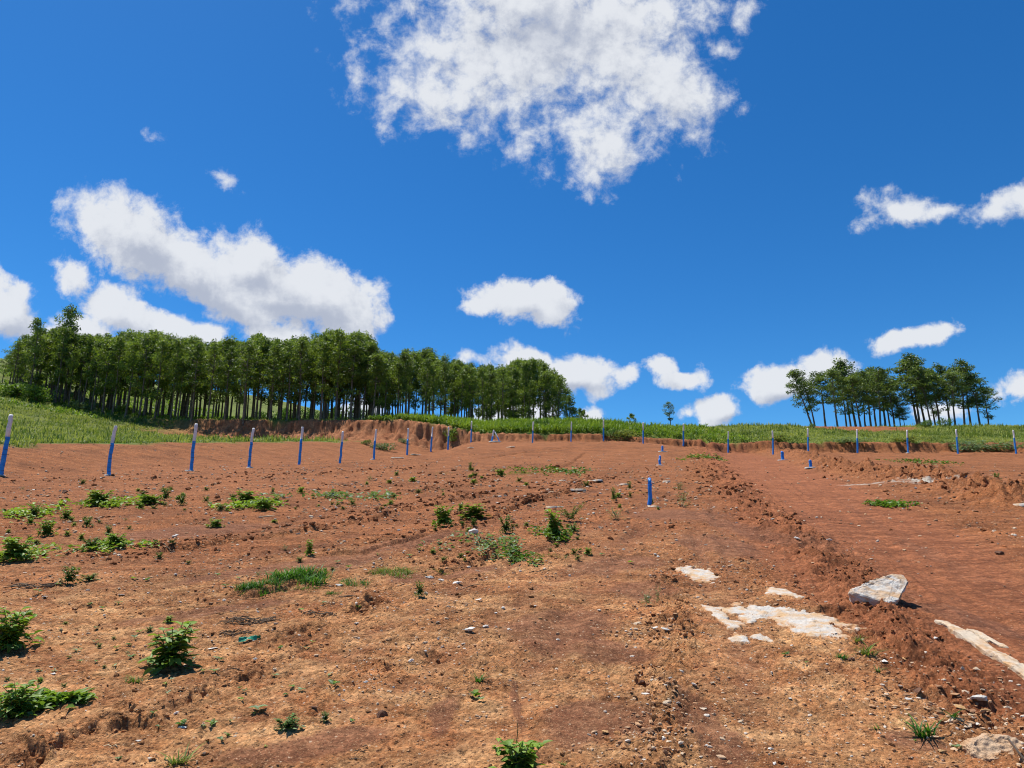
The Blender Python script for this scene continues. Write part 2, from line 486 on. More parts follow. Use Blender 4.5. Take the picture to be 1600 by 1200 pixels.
    left = sst(dL + 1.6 * gn, 7.5, 9.0) * (x < -8) * (1 - sst(x, -22, -12) * sst(y, by - 12, by - 5)) 
    left *= 1 - (sst(x, -50, -34) * sst(y, by - 9 + 2 * gn, by - 6 + 2 * gn))
    strip = sst(dL + 1.5 * gn, 9, 11) * (1 - sst(y, by - 9, by - 6)) * (x > -45) * (x < -10)
    bw = np.interp(x, *BW) + .9 * np.maximum(perlin(x / 1.7, y * 0 + 4.4), -.2)
    back = sst(y - by - bw, .0, .9)
    mound = (1 - sst(np.hypot((x - hit(1345, 668, macro)[0]) / 9, (y - 84) / 8), .55, 1.0)) * (x > 20)
    grass = np.clip(np.maximum(np.maximum(left, strip * .8), back) - mound, 0, 1)
    bankm = sst(y - by, -1.5, 0.2) * (1 - sst(y - by - bw, 0, 1.2)) * (1 - sst(x, -3, 4)) * (x > -60)
    r = np.hypot(x, y)
    tan = (1 - sst(r + 3.0 * fbm(x, y, 2.5, 2, ox=8), 5.0, 12.0)) * (1 - 0.85 * track)
    m, d, s = poly_dist(x, y, WINDROW, 3)
    k = np.zeros(n); k[m] = np.exp(-(d / .5) ** 2)
    tan = np.clip(tan - 0.55 * k, 0, 1)
    # pale sand spill on the track's crest
    c1 = line([(1316, 756), (1400, 757), (1452, 762), (1545, 771)])
    m, d, s = poly_dist(wx, wy, c1, 3)
    sand = np.zeros(n)
    sand[m] = (1 - sst(np.abs(d) / np.interp(s, [0, .3, .8, 1], [.12, .42, .25, .06]), .3, 1.3))
    c1 = line([(1600, 1010), (1500, 975), (1560, 1010)])
    return z, dict(silt=silt, clod=clod, tan=tan, grassy=grass, bank=bankm, track=track, sand=sand, rough=rough)


def hgt(x, y):
    return height_and_masks(x, y)[0]


def gz(x, y):
    return float(hgt(np.array([x]), np.array([y]))[0])


def spot(u, v):
    p = hit(u, v, macro)
    # refine with the full surface around that distance
    d = ray(u, v)
    ts = p[1] * np.linspace(0.93, 1.05, 60)
    dz = d[2] * ts - hgt(d[0] * ts, ts)
    s = np.nonzero(dz < 0)[0]
    t = ts[s[0]] if len(s) and s[0] > 0 else p[1]
    return np.array([d[0] * t, t, gz(d[0] * t, t)])


def px_m(p):
    """metres covered by one photo pixel at a point"""
    return float(np.dot(np.asarray(p), FWD)) / F_PX


# ------------------------------------------------------------------ mesh helpers
def mesh_np(name, V, Fq, mats=(), smooth=True, attrs=None, mat_idx=None):
    V = np.asarray(V, np.float32).reshape(-1, 3); Fq = np.asarray(Fq, np.int32)
    k = Fq.shape[1]
    me = bpy.data.meshes.new(name)
    me.vertices.add(len(V)); me.vertices.foreach_set('co', V.ravel())
    me.loops.add(Fq.size); me.loops.foreach_set('vertex_index', Fq.ravel())
    me.polygons.add(len(Fq))
    me.polygons.foreach_set('loop_start', np.arange(0, Fq.size, k, dtype=np.int32))
    me.polygons.foreach_set('loop_total', np.full(len(Fq), k, np.int32))
    me.polygons.foreach_set('use_smooth', np.full(len(Fq), smooth, bool))
    for m in mats: me.materials.append(m)
    if mat_idx is not None: me.polygons.foreach_set('material_index', np.asarray(mat_idx, np.int32))
    me.update(calc_edges=True)
    for k_, a in (attrs or {}).items():
        at = me.attributes.new(k_, 'FLOAT', 'POINT'); at.data.foreach_set('value', np.asarray(a, np.float32))
    return me


def link(name, me, parent=None, loc=None):
    o = bpy.data.objects.new(name, me); COL.objects.link(o)
    if parent: o.parent = parent
    if loc is not None: o.location = loc
    return o


def tag(o, label=None, cat=None, group=None, kind=None):
    if label: o['label'] = label
    if cat: o['category'] = cat
    if group: o['group'] = group
    if kind: o['kind'] = kind
    return o


def empty(name, loc, rz=0.0):
    o = bpy.data.objects.new(name, None); COL.objects.link(o)
    o.empty_display_size = 0.2; o.location = loc; o.rotation_euler = (0, 0, rz)
    return o


def copy_tree(o, parent=None):
    c = o.copy(); COL.objects.link(c)
    if parent: c.parent = parent
    for ch in list(o.children): copy_tree(ch, c)
    return c


# ------------------------------------------------------------------ materials
def material(name):
    m = bpy.data.materials.new(name); m.use_nodes = True
    q = NT(m.node_tree); q.n.clear()
    out = q.new('ShaderNodeOutputMaterial')
    b = q.new('ShaderNodeBsdfPrincipled')
    q.l.new(b.outputs[0], out.inputs[0])
    return m, q, b, out


def soil_material(name, clods=False):
    m, q, b, out = material(name)
    pos = q.new('ShaderNodeNewGeometry').outputs['Position']
    n1 = q.noise(pos, 0.9, 6, 0.62)
    n2 = q.noise(pos, 6.0, 5, 0.65)
    n3 = q.noise(pos, 45.0, 4, 0.7)
    n4 = q.noise(pos, 0.12, 3, 0.5)
    base = q.mix(q.ramp(n1, .35, .66), (.215, .076, .029), (.370, .132, .046))
    base = q.mix(q.ramp(n4, .4, .62, 0, .5), base, (.37, .138, .055))
    base = q.mix(q.ramp(n2, .42, .72, 0, .55), base, (.38, .158, .064))
    if True:
        tanf = q.math('MULTIPLY', q.attr('tan'), q.ramp(q.noise(pos, 2.6, 7, .68, .3), .26, .74))
        base = q.mix(tanf, base, q.mix(q.ramp(n2, .35, .65), (.52, .250, .098), (.68, .385, .172)))
        base = q.mix(q.math('MULTIPLY', q.attr('track'), .75), base, q.mix(q.ramp(n2, .3, .7), (.225, .078, .036), (.325, .115, .050)))
        base = q.mix(q.math('MULTIPLY', q.attr('bank'), .8), base, q.mix(q.ramp(n1, .3, .7), (.34, .120, .050), (.50, .225, .105)))
        base = q.mix(q.math('MULTIPLY', q.attr('silt'), .8), base, q.mix(q.ramp(n2, .3, .7), (.165, .064, .033), (.25, .105, .055)))
        base = q.mix(q.math('MULTIPLY', q.attr('clod'), .3), base, (.30, .112, .046))
    # streaky wash marks and fine grain
    sm = q.new('ShaderNodeMapping'); q.l.new(pos, sm.inputs[0]); sm.inputs['Rotation'].default_value = (0, 0, .35); sm.inputs['Scale'].default_value = (.55, 2.4, 1)
    st = q.noise(sm.outputs[0], 1.7, 9, .74)
    base = q.mix(1.0, base, q.mix(q.ramp(st, .30, .70), (.60, .56, .54), (1.26, 1.28, 1.30)), 'MULTIPLY')
    base = q.mix(1.0, base, q.mix(q.ramp(n3, .25, .75), (.66, .64, .62), (1.22, 1.24, 1.26)), 'MULTIPLY')
    wob = q.vmath('ADD', pos, q.vmath('MULTIPLY', q.noise(pos, 40, 3, .6, out=1), (.03, .03, .03)))
    crumbs = []
    for sc in (21, 52):
        vo = q.new('ShaderNodeTexVoronoi'); vo.inputs['Scale'].default_value = sc
        q.l.new(wob, vo.inputs['Vector'])
        sep = q.new('ShaderNodeSeparateColor'); q.l.new(vo.outputs['Color'], sep.inputs[0])
        crumbs.append((vo.outputs['Distance'], sep.outputs[1]))
        f = q.ramp(sep.outputs[0], 0, 1, .74, 1.26, False)
        v3 = q.new('ShaderNodeCombineXYZ')
        for k in range(3): q.l.new(f, v3.inputs[k])
        base = q.mix(.85, base, v3.outputs[0], 'MULTIPLY')
    # grit: scattered pale and dark crumbs
    for sc, dens, r0, col, amt in ((95, .80, .36, (.55, .33, .18), .6), (38, .91, .28, (.58, .42, .28), .8), (60, .78, .34, (.10, .036, .02), .7), (170, .72, .4, (.50, .28, .14), .45)):
        vo = q.new('ShaderNodeTexVoronoi'); vo.inputs['Scale'].default_value = sc
        q.l.new(pos, vo.inputs['Vector'])
        sep = q.new('ShaderNodeSeparateColor'); q.l.new(vo.outputs['Color'], sep.inputs[0])
        f = q.math('MULTIPLY', q.math('LESS_THAN', vo.outputs['Distance'], r0), q.math('GREATER_THAN', sep.outputs[0], dens))
        f = q.math('MULTIPLY', f, amt)
        if not clods:
            f = q.math('MULTIPLY', f, q.math('SUBTRACT', 1.0, q.math('MULTIPLY', q.attr('track'), .6)))
        base = q.mix(f, base, col)
    if not clods:
        base = q.mix(q.math('MULTIPLY', q.attr('sand'), q.ramp(q.noise(pos, 4, 5, .65), .38, .56)), base, (.50, .44, .36))
        gcol = q.mix(q.ramp(q.noise(pos, .5, 5, .65), .35, .65), (.065, .105, .020), (.16, .20, .045))
        gcol = q.mix(q.ramp(q.noise(pos, .05, 3, .5), .45, .62), gcol, (.15, .20, .045))
        base = q.mix(q.math('MULTIPLY', q.attr('grassy'), .93), base, gcol)
    q.l.new(base, b.inputs['Base Color'])
    b.inputs['Roughness'].default_value = .95
    b.inputs['Specular IOR Level'].default_value = .12
    bp = q.new('ShaderNodeBump'); bp.inputs['Strength'].default_value = .9; bp.inputs['Distance'].default_value = .014
    h = q.math('ADD', q.noise(pos, 70, 5, .7), q.math('MULTIPLY', q.noise(pos, 230, 3, .7), .5))
    smooth = 1.0 if clods else q.math('SUBTRACT', 1.0, q.math('MULTIPLY', q.math('MAXIMUM', q.attr('track'), q.attr('silt')), .75))
    for (dst, rnd_), am in zip(crumbs, (2.6, 1.6)):
        hh_ = q.math('MULTIPLY', q.math('SUBTRACT', 1.0, dst), q.ramp(rnd_, .25, 1.0))
        h = q.math('ADD', h, q.math('MULTIPLY', q.math('MULTIPLY', hh_, am), smooth))
    q.l.new(h, bp.inputs['Height']); q.l.new(bp.outputs[0], b.inputs['Normal'])
    return m


def rock_material(name, light=(.62, .60, .57), stain=(.46, .28, .14), amount=.5, dark=(.22, .17, .13), bump=.015):
    m, q, b, out = material(name)
    oc = q.new('ShaderNodeTexCoord').outputs['Object']
    rnd = q.new('ShaderNodeObjectInfo').outputs['Random']
    oc = q.vmath('ADD', oc, rnd)
    n = q.noise(oc, 7, 7, .65, .4); n2 = q.noise(oc, 30, 6, .7); n3 = q.noise(oc, 3, 4, .6)
    c = q.mix(q.ramp(n2, .25, .8), tuple(.78 * k for k in light), light)
    c = q.mix(q.ramp(n, .60 - .28 * amount, .80 - .2 * amount, 0, .9), c, stain)
    c = q.mix(q.ramp(n3, .58, .72, 0, .5), c, dark)
    c = q.mix(q.ramp(q.noise(oc, 55, 3, .6), .62, .7, 0, .55), c, dark)
    q.l.new(c, b.inputs['Base Color']); b.inputs['Roughness'].default_value = .85
    b.inputs['Specular IOR Level'].default_value = .25
    bp = q.new('ShaderNodeBump'); bp.inputs['Strength'].default_value = .8; bp.inputs['Distance'].default_value = bump
    q.l.new(q.math('ADD', n2, q.math('MULTIPLY', q.noise(oc, 110, 4, .7), .5)), bp.inputs['Height'])
    q.l.new(bp.outputs[0], b.inputs['Normal'])
    return m


def leaf_material(name, dark, light, trans=.3, spec=.25, obj_var=.12):
    m, q, b, out = material(name)
    a = q.attr('tone')
    rnd = q.new('ShaderNodeObjectInfo').outputs['Random']
    f = q.math('ADD', a, q.math('MULTIPLY', q.math('SUBTRACT', rnd, .5), obj_var * 2), clamp=True)
    c = q.mix(f, dark, light)
    q.l.new(c, b.inputs['Base Color']); b.inputs['Roughness'].default_value = .5
    b.inputs['Specular IOR Level'].default_value = spec
    t = q.new('ShaderNodeBsdfTranslucent')
    q.l.new(q.mix(1.0, c, (1.25, 1.25, .6), 'MULTIPLY'), t.inputs[0])
    mx = q.new('ShaderNodeMixShader'); mx.inputs[0].default_value = trans
    q.l.new(b.outputs[0], mx.inputs[1]); q.l.new(t.outputs[0], mx.inputs[2]); q.l.new(mx.outputs[0], out.inputs[0])
    return m


def plain_material(name, c1, c2, scale=20, rough=.8, spec=.2, bump=.3):
    m, q, b, out = material(name)
    oc = q.new('ShaderNodeTexCoord').outputs['Object']
    n = q.noise(oc, scale, 6, .65)
    q.l.new(q.mix(q.ramp(n, .3, .7), c1, c2), b.inputs['Base Color'])
    b.inputs['Roughness'].default_value = rough; b.inputs['Specular IOR Level'].default_value = spec
    bp = q.new('ShaderNodeBump'); bp.inputs['Strength'].default_value = bump; bp.inputs['Distance'].default_value = .01
    q.l.new(n, bp.inputs['Height']); q.l.new(bp.outputs[0], b.inputs['Normal'])
    return m


M_SOIL = soil_material('red soil')
M_CLOD = soil_material('soil clods', True)
M_ROCK = rock_material('pale rock', light=(.62, .585, .53), stain=(.50, .31, .16), amount=.85, dark=(.30, .20, .13))
M_TANROCK = rock_material('tan rock', light=(.60, .42, .27), stain=(.46, .24, .10), amount=.85)
M_ORANGE = rock_material('ochre stone', light=(.55, .34, .15), stain=(.42, .20, .07), amount=.7, bump=.0012)
M_BROWN = rock_material('brown stone', light=(.17, .085, .05), stain=(.12, .055, .03), amount=.6, dark=(.07, .035, .025), bump=.0015)
M_GREY = rock_material('grey stone', light=(.56, .53, .48), stain=(.42, .31, .21), amount=.2, bump=.0012)
M_BLUE = plain_material('blue paint', (.016, .20, .62), (.05, .30, .72), 10, .65, .3)
M_BRIGHTBLUE = plain_material('bright blue paint', (.010, .16, .56), (.02, .22, .68), 25, .5, .4)
M_WHITE = plain_material('white paint', (.60, .57, .53), (.82, .81, .79), 10, .7, .2)
M_CONC = plain_material('concrete', (.40, .37, .33), (.58, .55, .50), 18, .9, .2)
M_WIRE = plain_material('rusty wire', (.05, .035, .03), (.09, .06, .05), 40, .6, .4)
M_BARK = plain_material('eucalyptus bark', (.075, .058, .045), (.24, .19, .145), 5, .9, .1, .6)
M_STEM = plain_material('weed stem', (.09, .085, .03), (.16, .12, .05), 30, .8, .2)
M_TWIG = plain_material('dry twig', (.07, .045, .03), (.20, .14, .09), 25, .9, .1)
M_STRAW = plain_material('straw', (.50, .40, .24), (.66, .55, .36), 25, .8, .1)
M_EUC = leaf_material('eucalyptus leaves', (.026, .062, .010), (.27, .36, .055), .40, .35)
M_EUC2 = leaf_material('bluish eucalyptus leaves', (.034, .070, .018), (.21, .28, .065), .36, .3)
M_WEED = leaf_material('weed leaves', (.055, .125, .014), (.27, .40, .060), .35, .3)
M_DARKWEED = leaf_material('dark weed leaves', (.032, .085, .013), (.150, .255, .040), .3, .3)
M_GREYWEED = leaf_material('grey green leaves', (.09, .15, .06), (.24, .34, .17), .3, .25)
M_GRASS = leaf_material('grass blades', (.055, .115, .014), (.21, .27, .055), .35, .15)
M_DARKGRASS = leaf_material('dark grass blades', (.028, .095, .012), (.10, .24, .03), .35, .2)
M_DRYGRASS = leaf_material('meadow grass', (.075, .135, .022), (.34, .37, .11), .35, .1)
M_CROP = leaf_material('crop leaves', (.050, .120, .012), (.22, .31, .045), .35, .2)

# ------------------------------------------------------------------ ground sheet
def build_ground():
    a_in = np.linspace(-43, 43, 1000)
    a_out = np.concatenate([np.linspace(43.6, 60, 24), np.linspace(64, 296, 50), np.linspace(300, 316.4, 24)])
    ang = np.radians(np.concatenate([a_in, a_out]))           # measured clockwise from +Y
    r = [0.0001, .4, .9, 1.4, 1.9, 2.3, 2.6]
    while r[-1] < 10: r.append(r[-1] * 1.0030)
    while r[-1] < 30: r.append(r[-1] * 1.0050)
    while r[-1] < 60: r.append(r[-1] * 1.0068)
    while r[-1] < 92: r.append(r[-1] * 1.0024)
    while r[-1] < 130: r.append(r[-1] * 1.0075)
    while r[-1] < 900: r.append(r[-1] * 1.045)
    r = np.array(r)
    RR, AA = np.meshgrid(r, ang, indexing='ij')
    X = (RR * np.sin(AA)).ravel(); Y = (RR * np.cos(AA)).ravel()
    Z, mk = height_and_masks(X, Y)
    nr, na = len(r), len(ang)
    i = np.arange(nr - 1)[:, None]; j = np.arange(na)[None, :]
    jn = (j + 1) % na
    a = i * na + j; b_ = i * na + jn; c = (i + 1) * na + jn; d = (i + 1) * na + j
    quads = np.stack([a, d, c, b_], -1).reshape(-1, 4)
    me = mesh_np('ground', np.stack([X, Y, Z], -1), quads, [M_SOIL], True, {k: mk[k] for k in ('silt', 'clod', 'tan', 'grassy', 'bank', 'track', 'sand')})
    tag(link('ground', me), 'bare red soil hillside with rills, ridges and grassy banks', kind='structure')
    print('ground verts', len(X))


build_ground()

# ------------------------------------------------------------------ vectorised blades and leaves
def unit(a):
    return a / np.maximum(np.linalg.norm(a, axis=-1, keepdims=True), 1e-9)


def blades(rng, P, H, W, lean, dirs=None):
    """curved grass blades: three stacked quads each"""
    n = len(P)
    az = rng.uniform(0, 2 * np.pi, n) if dirs is None else dirs
    d = np.stack([np.cos(az), np.sin(az), np.zeros(n)], -1)
    wv = np.stack([-np.sin(az), np.cos(az), np.zeros(n)], -1)
    V = []
    for t, ww in ((0, .8), (.4, 1.0), (.75, .65), (1.0, .08)):
        c = P + d * (lean * H * t ** 1.7)[:, None] + np.array([0, 0, 1.0]) * (H * (t - .32 * np.minimum(lean, 1.2) * t ** 2.2))[:, None]
        V += [c - wv * (W * ww / 2)[:, None], c + wv * (W * ww / 2)[:, None]]
    V = np.stack(V, 1)
    b = (np.arange(n) * 8)[:, None]
    Fq = np.concatenate([b + np.array([[0, 1, 3, 2]]), b + np.array([[2, 3, 5, 4]]), b + np.array([[4, 5, 7, 6]])])
    tone = np.repeat(rng.uniform(0, 1, n), 8)
    return V.reshape(-1, 3), Fq, tone


def leaf_quads(rng, P, L, W, out=None, droop=.3, tone=None):
    """simple folded leaves, one quad each, for foliage seen from afar"""
    n = len(P)
    d = unit(rng.normal(size=(n, 3)) + (out if out is not None else 0) - np.array([0, 0, droop]))
    s = unit(np.cross(d, unit(rng.normal(size=(n, 3)))))
    V = np.stack([P, P + d * (L * .45)[:, None] + s * (W / 2)[:, None], P + d * L[:, None], P + d * (L * .45)[:, None] - s * (W / 2)[:, None]], 1)
    Fq = np.arange(n * 4).reshape(-1, 4)
    tn = rng.uniform(0, 1, n) if tone is None else tone
    return V.reshape(-1, 3), Fq, np.repeat(tn, 4)


_LT = np.array([[0, 1, 5], [0, 5, 3], [1, 2, 6], [1, 6, 5], [3, 5, 6], [3, 6, 4], [2, 7, 6], [4, 6, 7]])


def leaves_fine(rng, P, d, L, W, fold=.25, bend=.35):
    """ovate leaves with a midrib, eight triangles each"""
    n = len(P)
    up = np.tile(np.array([0, 0, 1.0]), (n, 1)) + rng.normal(size=(n, 3)) * .25
    s = unit(np.cross(d, up)); nn = np.cross(s, d)
    def at(t, side, wd, lift):
        return P + d * (L * t)[:, None] + s * (side * W * wd / 2)[:, None] + nn * (W * lift - L * bend * t * t)[:, None]
    V = np.stack([at(0, 0, 0, 0), at(.33, 1, 1, fold), at(.70, 1, .72, fold), at(.33, -1, 1, fold), at(.70, -1, .72, fold),
                  at(.33, 0, 0, 0), at(.70, 0, 0, 0), at(1, 0, 0, 0)], 1)
    b = (np.arange(n) * 8)[:, None, None]
    return V.reshape(-1, 3), (b + _LT[None]).reshape(-1, 3), np.repeat(rng.uniform(0, 1, n), 8)


def tube(pts, rads, sides=6, cap=True):
    pts = np.asarray(pts, float); n = len(pts)
    V = []; 
    for i in range(n):
        t = pts[min(i + 1, n - 1)] - pts[max(i - 1, 0)]
        t = t / max(np.linalg.norm(t), 1e-9)
        a = np.cross(t, [0.31, 0.95, 0.05]); a /= max(np.linalg.norm(a), 1e-9); b = np.cross(t, a)
        for k in range(sides):
            q = 2 * math.pi * k / sides
            V.append(pts[i] + rads[i] * (a * math.cos(q) + b * math.sin(q)))
    Fq = []
    for i in range(n - 1):
        for k in range(sides):
            k2 = (k + 1) % sides
            Fq.append([i * sides + k, i * sides + k2, (i + 1) * sides + k2, (i + 1) * sides + k])
    if cap:
        V.append(pts[-1]); c = len(V) - 1; o = (n - 1) * sides
        for k in range(0, sides, 2):
            Fq.append([o + k, o + (k + 1) % sides, o + (k + 2) % sides, c])
    return np.array(V), np.array(Fq)


class Acc:
    def __init__(self): self.V = []; self.F = []; self.T = []; self.n = 0
    def add(self, V, Fq, T=None):
        self.V.append(V); self.F.append(np.asarray(Fq) + self.n); self.T.append(np.full(len(V), .5) if T is None else T); self.n += len(V)
    def mesh(self, name, mats, smooth=True):
        return mesh_np(name, np.concatenate(self.V), np.concatenate(self.F), mats, smooth, {'tone': np.concatenate(self.T)})


# ------------------------------------------------------------------ fence posts
def post_mesh(top, rad, bend, white_from, seed, blue=M_BLUE, sides=12):
    rng = np.random.RandomState(seed)
    ts = np.array([-.06, 0, .12, .25, .4, .5, .6, white_from - .004, white_from + .004, .78, .88, .96, 1.0]) if white_from < 1 else np.array([-.1, 0, .15, .3, .5, .7, .74, .76, .8, .9, .98, 1.0])
    ts = np.sort(ts)
    pts = []; rads = []
    for t in ts:
        k = math.sin(math.pi * np.clip(t, 0, 1)) * bend
        pts.append(np.array(top) * t + np.array([k, 0, 0]) + rng.normal(size=3) * [.008, .008, 0])
        rads.append(rad * (1.05 - .12 * t) * (1 + rng.uniform(-.05, .05)) * (.88 if t >= .995 else 1))
    V, Fq = tube(pts, rads, sides)
    mid = np.zeros(len(Fq), int)
    for i in range(len(ts) - 1):
        if (ts[i] + ts[i + 1]) / 2 > white_from: mid[i * sides:(i + 1) * sides] = 1
    if white_from < 1: mid[(len(ts) - 1) * sides:] = 1
    return mesh_np('pole', V, Fq, [blue, M_WHITE], True, None, mid), pts


def pad_mesh(name, rx, ry, h, seed, mat):
    rng = np.random.RandomState(seed); n = 18
    V = []; 
    for rr, z in ((1.0, -.05), (.97, h * .6), (.7, h), (.3, h * 1.05)):
        for k in range(n):
            a = 2 * math.pi * k / n
            w_ = 1 + .18 * math.sin(a * 2 + seed) + .12 * math.sin(a * 3 + seed * 2) + .06 * math.sin(a * 7)
            V.append([rx * rr * w_ * math.cos(a), ry * rr * w_ * math.sin(a), z + rng.uniform(-.1, .1) * h])
    Fq = [[i * n + k, i * n + (k + 1) % n, (i + 1) * n + (k + 1) % n, (i + 1) * n + k] for i in range(3) for k in range(n)]
    V.append([0, 0, h * 1.05]); c = len(V) - 1
    Fq += [[3 * n + k, 3 * n + (k + 1) % n, 3 * n + (k + 2) % n, c] for k in range(0, n, 2)]
    return mesh_np(name, V, Fq, [mat], True)


def fence_post(ub, vb, ut, vt, label, seed, bend=0.0, white=.62, pad=False, ties=0, rad=None):
    p = spot(ub, vb)
    d = ray(ut, vt)
    top = d * p[1] - p
    H = np.linalg.norm(top)
    r = rad or H / 30.0
    root = tag(empty('fence_post', p), label, 'fence post', 'blue and white fence posts round the field')
    me, pts = post_mesh(top, r, bend * px_m(p), white, seed)
    link('pole', me, root)
    if pad:
        po = link('footing', pad_mesh('footing', r * 2.4, r * 2.6, .03, seed, M_CONC), root)
        po.location = (r * .9 if seed % 2 else -r * .8, -r * .4, 0.0)
    if ties:
        for k in range(ties):
            t = .08 + .60 * k / ties
            c = top * t + np.array([math.sin(math.pi * t) * bend * px_m(p), 0, 0])
            a = np.linspace(0, 2 * np.pi, 13)
            ring = np.stack([c[0] + (r * 1.04) * np.cos(a), c[1] + (r * 1.04) * np.sin(a), c[2] + .012 * np.sin(a * 2)], -1)
            ext = np.array([c + [r * 1.25, 0, .01]])
            V, Fq = tube(np.concatenate([ext, ring]), [.006] * 14, 4, False)
            link('wire_tie', mesh_np('wire_tie', V, Fq, [M_WIRE], True), root)
    return root


POSTS = [  # base u v, top u v, what singles it out, bend px, white from, footing, ties
    (1, 743, 18, 648, 'leaning blue and white post cut by the left edge of the photo', 0, .63, 1, 7),
    (170, 743, 181, 665, 'crooked blue and white post nearest the tall bushes on the left field', -2.2, .64, 1, 7),
    (299, 736, 307, 662, 'blue and white post third from the left edge, in front of the grassy slope', -1.0, .62, 1, 6),
    (389, 731, 396, 669, 'blue and white post fourth from the left edge, with a pale footing', -.5, .64, 1, 6),
    (467, 726, 473, 667, 'blue and white post fifth from the left edge, before the gullied bank', 0, .67, 0, 5),
    (531, 724, 536, 674, 'blue and white post sixth from the left edge, before the gullied bank', 0, .66, 0, 5),
    (584, 718, 588, 671, 'blue and white post seventh from the left edge, beside a low grey bush', -.5, .62, 1, 0),
    (636, 711, 638, 669, 'blue and white post eighth from the left edge, beside flat pale stones', 0, .6, 0, 0),
    (673, 706, 676, 667, 'blue and white post ninth from the left edge, where the red bank drops', 0, .6, 0, 0),
    (700, 703, 701, 667, 'blue and white post tenth from the left edge, next to the corner', 0, .6, 0, 0),
    (736, 692, 737, 658, 'blue and white post left of the braced one, against the green crop', 0, .62, 0, 0),
    (832, 692, 833, 659, 'blue and white post just right of the braced one', 0, .58, 0, 0),
    (892, 690, 893, 659, 'blue and white post second to the right of the braced one', 0, .55, 0, 0),
    (943, 689, 943, 656, 'blue and white post under the end of the eucalyptus plantation, next to a dark bush', 0, .62, 0, 0),
    (1005, 693, 1005, 660, 'blue and white post nearest the lone small tree, on its left', 0, .6, 0, 0),
    (1068, 698, 1068, 662, 'blue and white post at the far end of the crumbled soil ridge, on its left', 0, .66, 0, 0),
    (1138, 708, 1138, 674, 'blue and white post at the far end of the graded track', 0, .62, 0, 0),
    (1208, 710, 1207, 673, 'blue and white post behind a short blue peg on the track', 0, .68, 0, 0),
    (1263, 707, 1262, 669, 'blue and white post above the second short peg of the track', 0, .62, 0, 0),
    (1340, 708, 1339, 671, 'blue and white post under the middle of the right tree group', 0, .62, 0, 0),
    (1419, 708, 1417, 672, 'blue and white post third from the right edge of the photo', 0, .66, 1, 0),
    (1497, 709, 1494, 671, 'blue and white post second from the right edge of the photo', 0, .68, 0, 0),
    (1588, 709, 1583, 672, 'leaning blue and white post nearest the right edge of the photo', 0, .66, 0, 0),
]
for i, (ub, vb, ut, vt, lab, bend, wf, pad, ties) in enumerate(POSTS):
    fence_post(ub, vb, ut, vt, lab, 100 + i, bend, wf, bool(pad), ties)

# the short braced post in the corner
p = spot(768, 691)
root = tag(empty('braced_post', p), 'short white and blue corner post held by a slanting brace', 'fence post')
s_ = px_m(p)
me, _ = post_mesh((3.5 * s_, 0, 19 * s_), 1.35 * s_, 0, .5, 3); link('pole', me, root)
V, Fq = tube([(13.5 * s_, 0, -.1), (9.5 * s_, 0, 8 * s_), (4.5 * s_, 0, 16.5 * s_)], [1.0 * s_] * 3, 8)
link('brace', mesh_np('brace', V, Fq, [M_BLUE, M_WHITE], True, None, [0] * 8 + [1] * (len(Fq) - 8)), root)
link('footing', pad_mesh('footing', 11 * s_, .35, .05, 5, M_CONC), root, (6 * s_, -.2, 0))

PEGS = [  # short blue pegs
    (1015, 789, 1015, 748, 3.1, 'tall bright blue peg standing alone in the middle of the bare soil', 0),
    (1031, 727, 1031, 713, 1.9, 'short blue peg behind the tall blue one, nearer of two, on a pale slab', 1),
    (1035, 706, 1035, 697, 1.7, 'smallest short blue peg, farthest behind the tall blue one', 1),
    (1223, 719, 1222, 706, 2.4, 'short blue peg on the graded track, left of two', 1),
    (1267, 732, 1266, 720, 2.3, 'short blue peg on the graded track, right of two', 1),
]
for i, (ub, vb, ut, vt, rp, lab, pad) in enumerate(PEGS):
    p = spot(ub, vb); s_ = px_m(p)
    root = tag(empty('marker_peg', p), lab, 'marker peg', 'short blue marker pegs')
    top = ray(ut, vt) * p[1] - p
    me, _ = post_mesh(top, rp * s_, .8 * s_ if i == 0 else 0, 2.0, 300 + i, M_BRIGHTBLUE, 14); link('peg', me, root)
    if i == 0:
        V, Fq = tube([top * .735, top * .755, top * .775], [rp * s_ * 1.02, rp * s_ * 1.14, rp * s_ * 1.02], 14, False)
        link('band', mesh_np('band', V, Fq, [M_BRIGHTBLUE], True), root)
    if pad: link('footing', pad_mesh('footing', 7 * s_, 6 * s_, .015, 30 + i, M_CONC), root)

